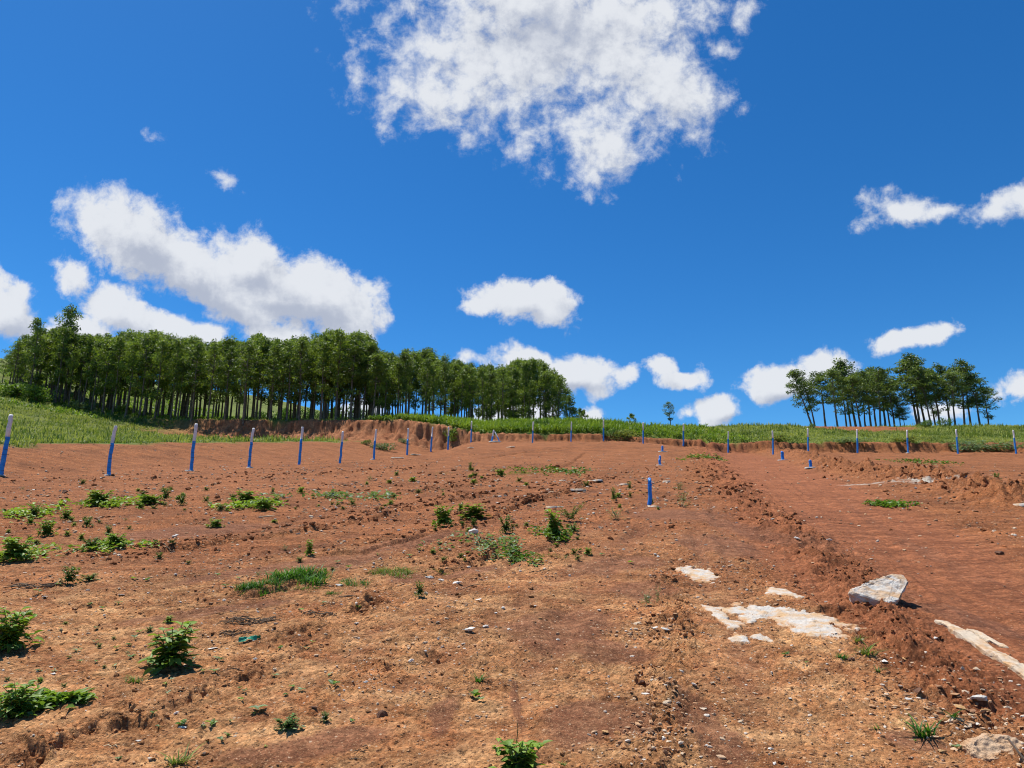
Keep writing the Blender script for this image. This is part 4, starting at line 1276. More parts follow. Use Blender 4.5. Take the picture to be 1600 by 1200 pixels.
S_WHITE = rock_material('pale stone', light=(.74, .70, .63), stain=(.52, .34, .18), amount=.4, dark=(.34, .24, .16), bump=.0012)
S_TAN = rock_material('tan stone', light=(.60, .48, .34), stain=(.46, .26, .11), amount=.6, dark=(.30, .18, .10), bump=.0012)
STONEM = {}
for key, mat in (('w', S_WHITE), ('t', S_TAN), ('o', M_ORANGE), ('b', M_BROWN), ('g', M_GREY)):
    STONEM[key] = [stone_mesh(60 + 7 * i + ord(key), mat, (.40, .5, .65, .45)[i % 4], (12, 9, 15, 10)[i % 4]) for i in range(5)]
rg = np.random.RandomState(8)
STONES = [  # u, v of the foot, width px, colour, flatness, label
    (101, 773, 15, 'b', 1.3, 'dark round stone on the bare soil above the weeds on the left'),
    (273, 842, 18, 'w', .8, 'white stone at the start of the long rill on the left'),
    (740, 836, 20, 'w', 1.0, 'bright white block of stone among the bushes in the middle'),
    (672, 906, 17, 'g', .8, 'grey broken stone, left one of three in a row below the light grass patch'),
    (691, 910, 15, 'w', .8, 'pale broken stone, middle one of three in a row below the light grass patch'),
    (712, 914, 22, 'w', .45, 'long thin pale stone, right one of three in a row below the light grass patch'),
    (732, 990, 28, 'w', .6, 'wide whitish stone lying flat in the middle of the tan soil'),
    (759, 982, 12, 'w', .9, 'small white stone just right of the wide flat one'),
    (723, 1010, 11, 'w', .7, 'small oval white stone below the wide flat one'),
    (665, 1007, 11, 't', 1.0, 'tan stone with a dark shaded side left of the wide flat one'),
    (642, 1037, 14, 'w', 1.1, 'triangular pale stone standing beside a short rill'),
    (664, 1021, 8, 'w', 1.0, 'small upright white stone above the triangular one'),
    (597, 1122, 21, 'b', 1.2, 'dark brown stone with a light cap in the left foreground'),
    (572, 1068, 10, 'g', .9, 'grey stone at the lower end of a short rill'),
    (749, 941, 15, 'w', .4, 'thin flat white stone on open tan soil'),
    (786, 951, 9, 'w', .9, 'tiny white stone, upper one of a loose cluster right of the thin flat stone'),
    (774, 960, 8, 'w', .9, 'tiny pale stone, lower one of a loose cluster right of the thin flat stone'),
    (996, 978, 16, 't', .7, 'round tan stone left of the broken white stones'),
    (1024, 985, 13, 'w', .6, 'white stone leaning over a shadow near the curved rill edge'),
    (1041, 986, 15, 'g', .7, 'pale grey stone under the curved rill edge'),
    (871, 1001, 9, 'w', .7, 'small white stone at the end of a thin crack'),
    (1000, 1072, 26, 'b', .9, 'dark brown lump in the right middle of the foreground'),
    (1043, 1104, 17, 't', .8, 'sharp tan stone with a dark shadow beside the smooth dark strip'),
    (1008, 1087, 18, 'w', .4, 'flat whitish stone left of the sharp tan one'),
    (967, 1091, 8, 'w', 1.0, 'small bright white pebble on dark gritty soil'),
    (946, 1146, 15, 'o', .7, 'ochre yellow stone near the bottom of the photo'),
    (931, 1150, 6, 'w', 1.0, 'small white pebble touching the ochre yellow stone'),
    (981, 1163, 11, 'w', .8, 'white stone right of the ochre yellow one near the bottom'),
    (1114, 1071, 15, 't', .7, 'angular tan stone at the top of the smooth dark strip'),
    (1086, 1073, 14, 'w', .8, 'pale stone left of the angular tan one at the top of the smooth dark strip'),
    (1203, 1172, 13, 'w', .6, 'elongated white stone low in the right foreground'),
    (1244, 846, 15, 'g', 1.0, 'grey stone sitting on the crumbled soil ridge'),
    (1296, 846, 11, 'w', .7, 'white stone at the right edge of the crumbled soil ridge'),
    (1413, 1032, 18, 'o', .5, 'orange angular stone on the slope below the ledge'),
    (1383, 1036, 16, 'w', .4, 'long white sliver of stone left of the orange angular one'),
    (1461, 1000, 10, 'w', .6, 'white oval stone on the dark soil ridge beside the long ledge'),
    (1527, 1048, 15, 't', .6, 'tan oval stone under the long ledge'),
    (1531, 1104, 32, 'g', .6, 'large pale stone in the rubble at the right edge'),
    (1500, 1108, 22, 'o', .4, 'flat ochre flake left of the large pale rubble stone'),
    (1540, 1116, 18, 'o', .7, 'orange chip right below the large pale rubble stone'),
    (1519, 1120, 16, 't', .6, 'tan chip between flakes in the rubble at the right edge'),
    (1472, 1178, 17, 'o', .9, 'rounded orange stone below the grass tuft'),
    (1514, 1138, 18, 't', .6, 'tan slab at the lower left of the rubble'),
    (1526, 1134, 14, 'w', .5, 'white chip at the lower edge of the rubble'),
    (1420, 1096, 16, 'g', .8, 'grey stone resting against a dark clod in the right foreground'),
    (1437, 1092, 28, 'b', .8, 'dark brown clod with a shaded front in the right foreground'),
    (1326, 1036, 24, 'b', .8, 'reddish brown lump below a small grass tuft on the right'),
    (1562, 868, 18, 'b', .7, 'dark mossy lump on the smooth track at the right edge'),
    (1208, 815, 9, 'w', .7, 'white chip on the near side of the crumbled soil ridge'),
    (190, 932, 16, 'w', .4, 'thin white flake at the left, above the big leafy weed'),
    (70, 936, 14, 'w', .4, 'pale flat chip on red soil near the left edge'),
    (82, 1056, 13, 'w', .6, 'white chip among seedlings above the leafy patch'),
    (130, 1093, 14, 'w', .4, 'pale flat stone at the right tip of the leafy patch'),
    (399, 1032, 9, 'g', 1.2, 'round blue grey stone right of the green scrap'),
    (332, 1017, 24, 'w', .25, 'long pale splinter lying right of the leafy weed'),
    (275, 1118, 12, 'w', .9, 'whitish stone on the edge of the deep rill'),
    (215, 1160, 15, 'g', .4, 'flat grey stone in the lower left corner area'),
    (285, 1140, 16, 'w', .5, 'white flat chip beside a seedling with a large leaf'),
    (505, 1124, 10, 'w', .8, 'white stone right of the low green clump'),
    (490, 1108, 14, 'b', .7, 'brown stone left above the low green clump'),
    (530, 917, 17, 'g', .5, 'pale flat stone left of the light grass patch'),
    (1103, 1166, 8, 'w', .8, 'tiny white stone in the smooth dark strip'),
    (1158, 1130, 12, 't', .7, 'tan stone right of the smooth dark strip'),
    (1235, 1095, 9, 'w', .8, 'white chip on gritty soil below the exposed bedrock'),
    (1180, 1086, 11, 't', .6, 'small tan stone below the exposed bedrock'),
]
for i, (u, v, wp, col, fl, lab) in enumerate(STONES):
    p = spot(u, v - wp * .12); s_ = px_m(p)
    o = link('stone', STONEM[col][i % 5])
    o.location = (p[0], p[1], p[2] + wp * s_ * .10 * fl); o.scale = (wp * s_ * 1.05, wp * s_, wp * s_ * fl)
    o.rotation_euler = (rg.uniform(-.25, .25), rg.uniform(-.25, .25), rg.uniform(-.5, .5))
    tag(o, lab, 'stone')
# more loose stones that nothing tells apart
n = 0
x, y = wedge(rg, 400, 3.4, 40, 36)
z, mk = height_and_masks(x, y)
for i in range(400):
    if mk['track'][i] > .3 or mk['silt'][i] > .4 or rg.uniform() > .55: continue
    sz = (.012 + .03 * rg.uniform() ** 2.5) * np.clip(y[i] / 5, .8, 4)
    o = link('stone', STONEM['wtgwo'[i % 5]][i % 5]); o.location = (x[i], y[i], z[i] + sz * .08); o.scale = (sz, sz, sz * rg.uniform(.6, 1.1))
    o.rotation_euler = (rg.uniform(-.3, .3), rg.uniform(-.3, .3), rg.uniform(0, 6.28))
    tag(o, 'small loose stone scattered on the bare soil', 'stone', 'small loose stones on the soil'); n += 1
    if n >= 150: break

M_BED = rock_material('bedrock', light=(.60, .555, .49), stain=(.52, .32, .15), amount=.75, dark=(.30, .17, .09))
def bedrock_material():
    m = rock_material('exposed bedrock', light=(.60, .555, .49), stain=(.52, .32, .15), amount=.75, dark=(.30, .17, .09))
    q = NT(m.node_tree); b = [n_ for n_ in q.n if n_.type == 'BSDF_PRINCIPLED'][0]
    src = b.inputs['Base Color'].links[0].from_socket
    oc = q.new('ShaderNodeTexCoord').outputs['Object']
    e = q.math('ADD', q.attr('edge'), q.math('MULTIPLY', q.math('SUBTRACT', q.noise(oc, 14, 7, .7), .5), 1.1))
    dirt = q.mix(q.ramp(q.noise(oc, 30, 5, .7), .3, .7), (.40, .19, .08), (.55, .32, .16))
    q.l.new(q.mix(q.ramp(e, .02, .26), dirt, src), b.inputs['Base Color'])
    return m


M_BEDROCK = bedrock_material()
# flat pale slabs let into the far soil
for i, (u, v, wp, hp, lab) in enumerate([
    (866, 792, 32, 10, 'broad pale slab behind the feathery bush'), (901, 766, 30, 6, 'narrow whitish slab along the rill in the middle'),
    (931, 753, 26, 6, 'small whitish slab at the upper end of the rill'), (878, 751, 16, 5, 'pale slab left of the upper end of the rill'),
    (1040, 752, 16, 5, 'oval white slab right of the tall blue peg'), (1022, 791, 22, 4, 'thin pale slab at the foot of the tall blue peg'),
    (650, 711, 18, 4, 'pale slab right of the eighth post'), (622, 716, 22, 4, 'pale slab left of the eighth post'), (798, 699, 16, 5, 'white slab right of the braced post'),
    (735, 700, 14, 5, 'grey slab under the post left of the braced one'), (1375, 789, 9, 3, 'tiny white slab on the track near the sand streak'), (1592, 788, 22, 5, 'white slab at the right edge beyond the track'),
    (976, 757, 22, 4, 'flat pale slab left of the tall blue peg')]):
    p = spot(u, v); q_ = px_m(p)
    dep = abs(hit(u, v - hp / 2, macro)[1] - hit(u, v + hp / 2, macro)[1])
    o = link('flat_stone', pad_mesh('flat_stone', wp * q_ * .42, min(dep / 2, wp * q_ * .7), .014, 70 + i, M_BED)); o.location = p - np.array([0, 0, .008])
    tag(o, lab, 'flat stone')


def local(u, v, y):
    return ray(u, v) * y


def outline_rock(name, outline, vfoot, depth, mat, seed, label, tilt=.55, amp=.02):
    """a block whose front outline stands where the photo shows it, with real depth behind"""
    c = np.mean(outline, 0); p = spot(c[0], vfoot)
    pts = []
    for (u, v) in outline:
        yy = p[1] + (vfoot - v) * px_m(p) * tilt
        f = local(u, v, yy) - p
        pts.append(f)
        ins = .82
        cm = local(c[0], c[1], p[1] + (vfoot - c[1]) * px_m(p) * tilt) - p
        b = cm + (f - cm) * ins + np.array([.02, depth, -.35 * depth])
        pts.append(b)
        if v > c[1] and abs(u - c[0]) < 45: pts.append(f * np.array([.8, 1, .8]) + np.array([0, depth * .5, -.16]))
    o = link(name, hull_mesh(name, pts, mat, seed, 4, amp)); o.location = p
    return tag(o, label, 'rock')


outline_rock('boulder', [(1327, 925), (1350, 911), (1374, 902), (1400, 897), (1413, 898), (1418, 909), (1411, 925), (1403, 938), (1388, 941), (1374, 932), (1345, 928)], 946, .20, M_ROCK, 4.2,
             'white angular boulder tipped on the crumbled soil ridge above the track', 1.7, .018)
outline_rock('rock', [(1513, 1166), (1522, 1154), (1548, 1146), (1580, 1150), (1606, 1160), (1612, 1178), (1590, 1182), (1560, 1188), (1535, 1186), (1520, 1178)], 1190, .16, M_TANROCK, 2.9,
             'rough brown and cream rock in the bottom right corner', 1.0, .016)

def ledge_rock():
    o0 = spot(1530, 1010); rg_ = np.random.RandomState(6); bm = bmesh.new()
    segs = [((1472, 974), (1500, 990), 15, 8), ((1494, 986), (1530, 1011), 17, 9), ((1522, 1004), (1552, 1025), 13, 7), ((1546, 1021), (1584, 1044), 14, 10), ((1578, 1040), (1626, 1074), 17, 10),
            ((1516, 984), (1548, 1003), 9, 3), ((1540, 997), (1568, 1012), 7, 3)]
    for k, (a_, b_, wd, hh) in enumerate(segs):
        A_ = spot(*a_) - o0; B_ = spot(*b_) - o0; s_ = px_m(o0); e = (B_ - A_); e[2] = 0; e /= np.linalg.norm(e); nx = np.array([-e[1], e[0], 0]) * (1 if e[1] < 0 else -1)
        if nx[0] < 0: nx = -nx
        pts = []
        for t in (0, .35, .7, 1.0):
            c = A_ + (B_ - A_) * t
            w0, w1 = wd * s_ * rg_.uniform(.5, .8), wd * s_ * rg_.uniform(.5, 1.1); h_ = hh * s_ * rg_.uniform(.75, 1.25) * (.6 if t in (0, 1.0) else 1)
            pts += [c - nx * w0 + [0, 0, h_], c + nx * w1 + [0, 0, h_ * .55], c - nx * w0 * 1.15 + [0, 0, -.1], c + nx * w1 * 1.3 + [0, 0, -.1]]
        me_ = hull_mesh('block', pts, M_TANROCK, 3.1 + k, 3, .010); bm.from_mesh(me_); bpy.data.meshes.remove(me_)
    me = bpy.data.meshes.new('ledge_rock'); bm.to_mesh(me); bm.free(); me.materials.append(M_LEDGE)
    o = link('ledge_rock', me); o.location = o0
    tag(o, 'long low tan ledge of broken rock running down the right edge', 'rock')


M_LEDGE = rock_material('ledge rock', light=(.66, .54, .40), stain=(.50, .28, .12), amount=.65, dark=(.30, .18, .10), bump=.012)
ledge_rock()

# exposed bedrock: sheets that rise out of the soil where the photo shows pale rock
def bedrock(label, shapes, seed, h=.022):
    pts = []
    for (u, v, ru, rv, rot) in shapes:
        for a_ in np.linspace(0, 6.28, 12): pts.append(hit(u + 1.6 * ru * math.cos(a_), v + 1.9 * rv * math.sin(a_), macro))
    pts = np.array(pts); lo, hi = pts.min(0), pts.max(0)
    st = 0.009 if lo[1] < 9 else .03
    xs = np.arange(lo[0], hi[0], st); ys = np.arange(lo[1], hi[1], st)
    X, Y = np.meshgrid(xs, ys); x = X.ravel(); y = Y.ravel()
    wx = x + .05 * fbm(x, y, .25, 4, ox=seed); wy = y + .09 * fbm(x, y, .25, 4, ox=seed + 5)
    m = np.full(len(x), -9.0)
    for (u, v, ru, rv, rot) in shapes:
        c = hit(u, v, macro); rx = np.linalg.norm(hit(u + ru, v, macro) - c)
        ry = abs(hit(u, v - rv, macro)[1] - hit(u, v + rv, macro)[1]) / 2
        sl = math.tan(R(-rot)) * (ry / rv) / (rx / ru)
        dx = wx - c[0]; dy = wy - c[1] - sl * dx
        m = np.maximum(m, 1 - np.hypot(dx / rx, dy / ry))
    m = m + .30 * fbm(x, y, .16, 5, .6, ox=seed + 9)
    base = macro(x, y) + .030 * fbm(x, y, 2.6, 2, ox=1)
    g = hgt(x, y)
    ter = np.floor(m * 7 + .8 * perlin(x / .1, y / .1)) / 7
    z = np.where(m > 0, np.maximum(base, g - .004) + h * (.25 * np.tanh(m * 4) + .45 * ter) + .004 * fbm(x, y, .05, 3, ox=3), g - .03 + .1 * np.maximum(m, -.3))
    nx, ny = len(xs), len(ys)
    i = np.arange(ny - 1)[:, None]; j = np.arange(nx - 1)[None, :]
    Fq = np.stack([i * nx + j, i * nx + j + 1, (i + 1) * nx + j + 1, (i + 1) * nx + j], -1).reshape(-1, 4)
    keep = (m[Fq] > -.35).any(1)
    Fq = Fq[keep]; used = np.unique(Fq); mp = np.full(len(x), -1); mp[used] = np.arange(len(used))
    me = mesh_np('bedrock', np.stack([x, y, z], -1)[used], mp[Fq], [M_BEDROCK], True, {'edge': m[used]})
    return tag(link('bedrock', me), label, 'rock')


bedrock('large patch of white bedrock showing through the tan soil in the right foreground', [(1235, 962, 78, 14, 10), (1265, 975, 45, 22, 0), (1180, 951, 70, 6, 3), (1125, 958, 14, 18, 20), (1172, 963, 20, 8, -8)], 3)
bedrock('ragged white bedrock patch farther up beside the soil ridge', [(1090, 894, 28, 12, 0)], 7)
bedrock('small white bedrock patch between the two larger ones', [(1222, 925, 22, 9, 0)], 11)
bedrock('round white bedrock spot below the large patch, left of two', [(1156, 992, 13, 7, 0)], 15)
bedrock('round white bedrock spot below the large patch, right of two', [(1194, 993, 12, 8, 0)], 19)

# ------------------------------------------------------------------ weeds
def weed_meshes(seed, stems=6, h=1.0, spread=.35, leafL=.22, per=14, mat=M_WEED, aspect=.5, upright=.3, start=.04):
    """bushy broad leaved weed one unit tall"""
    rg = np.random.RandomState(seed); st = Acc(); lf = Acc()
    for k in range(stems):
        az = 6.28 * k / stems + rg.uniform(-.5, .5); ln = h * rg.uniform(.6, 1.0)
        e = np.array([math.cos(az) * spread * rg.uniform(.4, 1.1), math.sin(az) * spread * rg.uniform(.4, 1.1), ln])
        pts = np.array([e * np.array([t ** 1.5, t ** 1.5, t]) + rg.normal(size=3) * .012 for t in np.linspace(-.04, 1, 6)])
        V, Fq = tube(pts, np.linspace(.016, .006, 6), 5, False); st.add(V, Fq)
        m = per
        t = rg.uniform(start, 1.0, m); q = t * 5 / 1.0; i = np.clip(q.astype(int), 0, 4)
        Pp = pts[i] + (pts[i + 1] - pts[i]) * (q - i)[:, None]
        la = rg.uniform(0, 6.28, m)
        d = unit(np.stack([np.cos(la), np.sin(la), rg.uniform(-.25, .7, m) + upright * t], -1))
        L = leafL * rg.uniform(.6, 1.2, m) * (1.15 - .4 * t)
        V, Fq, T = leaves_fine(rg, Pp, d, L, L * aspect * rg.uniform(.8, 1.15, m)); lf.add(V, Fq, np.clip(T * .7 + .3 * np.repeat(t, 8), 0, 1))
    m = stems * 5
    la = rg.uniform(0, 6.28, m); rr = spread * rg.uniform(.1, 1.0, m)
    Pp = np.stack([np.cos(la) * rr, np.sin(la) * rr, rg.uniform(.01, .32, m)], -1)
    d = unit(np.stack([np.cos(la), np.sin(la), rg.uniform(-.2, .5, m)], -1) + rg.normal(size=(m, 3)) * .4)
    L = leafL * rg.uniform(.6, 1.1, m); V, Fq, T = leaves_fine(rg, Pp, d, L, L * aspect); lf.add(V, Fq, T * .8)
    return st.mesh('stem', [M_STEM]), lf.mesh('foliage', [mat], True)


def mat_mesh(seed, n=260, leafL=.06, rx=.5, ry=.3, mat=M_WEED, hgt_=.12):
    """low spreading mat of leafy shoots (one sheet of plants)"""
    rg = np.random.RandomState(seed); lf = Acc()
    c = rg.normal(size=(16, 2)) * [rx * .45, ry * .45]
    ci = rg.randint(0, 16, n); P = np.zeros((n, 3)); P[:, :2] = c[ci] + rg.normal(size=(n, 2)) * [rx * .13, ry * .2]
    P[:, 2] = rg.uniform(0, hgt_, n) * rg.uniform(.5, 1, 16)[ci]
    la = rg.uniform(0, 6.28, n); d = unit(np.stack([np.cos(la), np.sin(la), rg.uniform(0, 1.1, n)], -1))
    L = leafL * rg.uniform(.6, 1.3, n)
    V, Fq, T = leaves_fine(rg, P, d, L, L * .55); lf.add(V, Fq, T)
    return lf.mesh('weed_mat', [mat], True)


def tuft_mesh(seed, n=60, w=.03, lean=.7, mat=M_GRASS, spread=.2):
    rg = np.random.RandomState(seed); a = Acc()
    P = np.zeros((n, 3)); P[:, :2] = rg.normal(size=(n, 2)) * spread * .5; P[:, 2] = -.03
    V, Fq, T = blades(rg, P, rg.uniform(.5, 1.15, n), np.full(n, w) * rg.uniform(.7, 1.2, n), rg.uniform(.15, lean * 1.6, n)); a.add(V, Fq, T)
    return a.mesh('grass_tuft', [mat], True)


WV = {'broad': [weed_meshes(i, 11, 1, .48, .27, 24, M_WEED, .62) for i in (1, 2, 3)],
      'lean': [weed_meshes(i, 9, 1, .32, .27, 22, M_WEED, .52, .1) for i in (4, 5)],
      'dark': [weed_meshes(i, 11, 1, .5, .22, 28, M_DARKWEED, .5) for i in (6, 7, 8)],
      'fern': [weed_meshes(i, 9, 1, .75, .16, 60, M_DARKWEED, .28) for i in (9, 10)],
      'spiky': [weed_meshes(i, 6, 1, .45, .22, 22, M_GREYWEED, .2, .8) for i in (12, 13)],
      'dry': [weed_meshes(i, 8, 1, .4, .15, 14, M_GREYWEED, .35, .4) for i in (14, 15)]}
WEEDS = [  # u, v of the foot, width, height px, kind, label
    (12, 1014, 72, 68, 'broad', 'big leafy weed cut by the left edge of the photo'),
    (268, 1044, 72, 72, 'lean', 'upright leafy weed with drooping narrow leaves in the left foreground'),
    (692, 823, 36, 36, 'broad', 'rounded bright green bush, leftmost of the weeds in the middle'),
    (740, 810, 40, 24, 'lean', 'loose light green weed behind the rounded bush in the middle'),
    (791, 834, 27, 32, 'dark', 'compact dark green weed between the white block and the tall weed'),
    (865, 840, 28, 46, 'lean', 'tall narrow weed in front of the feathery bush'),
    (892, 815, 50, 30, 'fern', 'wide feathery dark green bush beside the broad pale slab'),
    (897, 833, 16, 19, 'dark', 'small roundish weed below the feathery bush'),
    (962, 812, 32, 20, 'spiky', 'light spiky weed right of the feathery bush'),
    (959, 782, 10, 23, 'dark', 'thin dark weed left of the tall blue peg, lower of the pair'),
    (984, 764, 10, 14, 'dark', 'thin dark weed left of the tall blue peg, upper of the pair'),
    (985, 777, 8, 10, 'dark', 'tiny dark weed just left of the tall blue peg'),
    (1068, 789, 26, 28, 'dry', 'dry grey green weed right of the tall blue peg'),
    (1062, 765, 22, 13, 'dry', 'faded small weed behind the dry one right of the tall blue peg'),
    (656, 932, 20, 26, 'dark', 'small dark two stemmed weed under the row of three stones'),
    (1012, 946, 24, 26, 'spiky', 'grey green spiky weed on the tan soil, left stem of the pair'),
    (1028, 942, 13, 30, 'spiky', 'grey green spiky weed on the tan soil, taller right stem of the pair'),
    (52, 810, 26, 24, 'dark', 'dark round weed in the green strip at the far left'),
    (103, 812, 18, 18, 'broad', 'light weed right of the dark round one at the far left'),
    (136, 823, 20, 18, 'dark', 'lone dark weed on bare soil in the left middle ground'),
    (169, 835, 16, 16, 'dark', 'smaller dark weed right of the lone one in the left middle ground'),
    (72, 838, 26, 30, 'broad', 'tall yellowish weed above the left leafy patch'),
    (142, 860, 34, 22, 'dark', 'low dark weed at the middle of the left leafy strip'),
    (178, 855, 34, 22, 'broad', 'bright low weed at the right end of the left leafy strip'),
    (108, 912, 34, 30, 'dark', 'dark leafy weed with a trailing right side, alone on the left soil'),
    (140, 908, 34, 13, 'dark', 'creeping tail of leaves right of the dark leafy weed'),
    (20, 876, 56, 40, 'broad', 'tall bright weeds in the left leafy patch at the edge of the photo'),
    (483, 868, 12, 26, 'lean', 'thin single stemmed weed above the dark grass clumps'),
    (336, 824, 26, 14, 'broad', 'small yellowish weed on the ridge above the long rill'),
    (345, 798, 22, 12, 'dark', 'dark low weed at the left end of the upper weed row'),
    (412, 797, 36, 22, 'broad', 'bright weed at the right end of the upper weed row'),
    (383, 784, 40, 20, 'broad', 'leafy weeds in the middle of the upper weed row'),
    (232, 788, 44, 16, 'broad', 'bright weed left of the upper weed row'),
    (258, 782, 20, 22, 'dark', 'upright weed in the gap left of the upper weed row'),
    (284, 790, 16, 20, 'dark', 'darker narrow weed left of the upper weed row'),
    (152, 790, 46, 26, 'broad', 'light green weed above the lone dark weeds on the left'),
    (426, 771, 8, 10, 'dark', 'tiny dark shoot above the upper weed row'),
    (735, 734, 8, 15, 'dark', 'thin dark shoot left of the far green patch'),
    (782, 744, 18, 12, 'broad', 'green shoot at the left end of the far green patch'),
    (129, 757, 12, 9, 'dark', 'tiny round weed in front of the second post'),
    (1558, 751, 14, 14, 'dark', 'dark weed near the right edge on the far soil ridge'),
    (810, 1216, 90, 62, 'broad', 'leafy weed with a tall flower stalk cut by the bottom edge'),
    (24, 1118, 62, 54, 'broad', 'bright tall weeds in the leafy patch at the lower left edge'),
    (450, 1139, 50, 22, 'dark', 'low curly green clump in the left foreground'),
    (508, 1128, 18, 16, 'dark', 'small dark green clump right of the low curly one'),
    (740, 822, 12, 14, 'dark', 'small dark weed beside the white block of stone'),
    (720, 800, 8, 18, 'lean', 'thin weed between the rounded bush and the loose light one'),
]
for i, (u, v, wp, hp, kind, lab) in enumerate(WEEDS):
    p = spot(u, v) if v < 1190 else np.array([*hit(u, v, macro), 0])
    p[2] = gz(p[0], p[1])
    s_ = px_m(p)
    st, fo = WV[kind][i % len(WV[kind])]
    root = tag(empty('weed', p, i * 2.1), lab, 'weed')
    link('stem', st, root); link('foliage', fo, root)
    k = {'broad': 1.08, 'lean': .72, 'dark': 1.2, 'fern': 1.4, 'spiky': 1.0, 'dry': .95}[kind]
    root.scale = (wp * s_ / k, wp * s_ / k, hp * s_ / 1.05)
    if 'flower stalk' in lab:
        V, Fq = tube([(0, 0, 0), (.06, -.03, .7), (.10, .02, 1.25), (.16, .03, 1.42)], [.014, .010, .008, .006], 5); link('stalk', mesh_np('stalk', V, Fq, [M_STEM]), root)

MATS = [  # low leafy patches: u, v, width, height px (on the ground), label
    (60, 866, 130, 26, 'w', 'bright leafy patch creeping along the left middle ground'),
    (170, 856, 90, 14, 'w', 'low leafy patch joining the left weeds'),
    (40, 806, 90, 20, 'w', 'thin leafy patch at the far left edge below the dark stone'),
    (62, 1104, 140, 34, 'w', 'dense leafy patch in the lower left corner'),
    (180, 788, 110, 12, 'w', 'green patch left of the upper weed row'),
    (390, 792, 100, 12, 'w', 'pale leafy patch under the upper weed row'),
    (540, 779, 150, 12, 'g', 'long pale green strip on the bare soil left of the middle'),
    (760, 850, 120, 30, 'g', 'sparse leafy patch under the middle weeds'),
    (800, 872, 80, 18, 'd', 'scattered leaves below the compact dark weed'),
    (870, 836, 70, 22, 'd', 'low leaves around the tall narrow weed'),
    (850, 738, 110, 9, 'd', 'far green patch on the slope left of the pegs'),
    (1095, 714, 50, 6, 'd', 'small green patch at the far end of the soil ridge'),
    (1395, 790, 44, 9, 'd', 'low green patch on the smooth track'),
    (1430, 722, 70, 7, 'd', 'low green streak on the far soil right of the track'),
]
for i, (u, v, wp, hp, kind, lab) in enumerate(MATS):
    p = spot(u, v); s_ = px_m(p)
    dep = abs(hit(u, v - hp / 2, macro)[1] - hit(u, v + hp / 2, macro)[1])
    me = mat_mesh(900 + i, 260 if v < 1000 else 420, min(.9 * s_ * 9, .16) if v < 1000 else .055, wp * s_ * .62, dep * .5, {'w': M_WEED, 'g': M_GREYWEED, 'd': M_DARKWEED}[kind], .7 * s_ * min(hp, 14))
    # settle every leaf cluster on the soil
    V = np.array([q.co[:] for q in me.vertices]).reshape(-1, 8, 3)
    b = V[:, 0]; dz = hgt(p[0] + b[:, 0], p[1] + b[:, 1]) - p[2]
    V[..., 2] += dz[:, None]; me.vertices.foreach_set('co', V.astype(np.float32).ravel()); me.update()
    o = link('weed_patch', me); o.location = p; tag(o, lab, kind='stuff')

GRASSES = [  # u, v, width, height px, blades, material, label
    (402, 917, 66, 26, 520, 'd', 'dark grass clump, left of two in the middle left'),
    (470, 903, 78, 34, 900, 'd', 'larger dark grass clump, right of two in the middle left'),
    (478, 922, 80, 10, 220, 'l', 'yellowish thin grass fringing the larger dark clump'),
    (612, 897, 96, 20, 560, 'l', 'light grass patch in the middle of the rills'),
    (555, 912, 60, 18, 260, 'd', 'ragged grass left of the light grass patch'),
    (1446, 1152, 52, 30, 46, 'd', 'spreading dark grass tuft in the right foreground'),
    (1488, 1124, 18, 22, 22, 'd', 'small upright grass tuft at the rubble'),
    (1312, 1028, 28, 11, 60, 'd', 'small grass tuft above the reddish brown lump'),
    (1356, 1024, 26, 22, 40, 'l', 'thin dry grass tuft right of the reddish brown lump'),
    (1342, 1002, 18, 12, 40, 'l', 'pale small grass tuft under the boulder slope'),
    (1372, 1050, 12, 10, 24, 'd', 'tiny grass tuft below the orange angular stone'),
    (748, 1066, 18, 13, 40, 'd', 'small green grass tuft alone on the tan soil'),
    (210, 1066, 40, 12, 60, 'l', 'thin grass tuft above the deep rill'),
    (275, 1196, 46, 24, 60, 'l', 'loose grass tuft at the bottom left'),
    (520, 928, 26, 14, 80, 'd', 'small bluish grass tuft beside the pale flat stone'),
    (880, 1196, 16, 8, 20, 'l', 'tiny grass tuft at the bottom edge near the leafy weed'),
    (1370, 1140, 18, 10, 20, 'l', 'small thin tuft in the gritty soil left of the spreading tuft'),
    (690, 895, 30, 10, 80, 'l', 'short grass beside the middle rill'),
    (860, 868, 60, 9, 120, 'l', 'sparse grass blades below the tall narrow weed'),
    (820, 741, 130, 9, 400, 'l', 'flat light green grass streak on the far slope'),
    (690, 740, 40, 6, 120, 'l', 'short pale grass on the far soil'),
    (1000, 770, 30, 5, 80, 'l', 'thin grass left of the tall blue peg'),
]
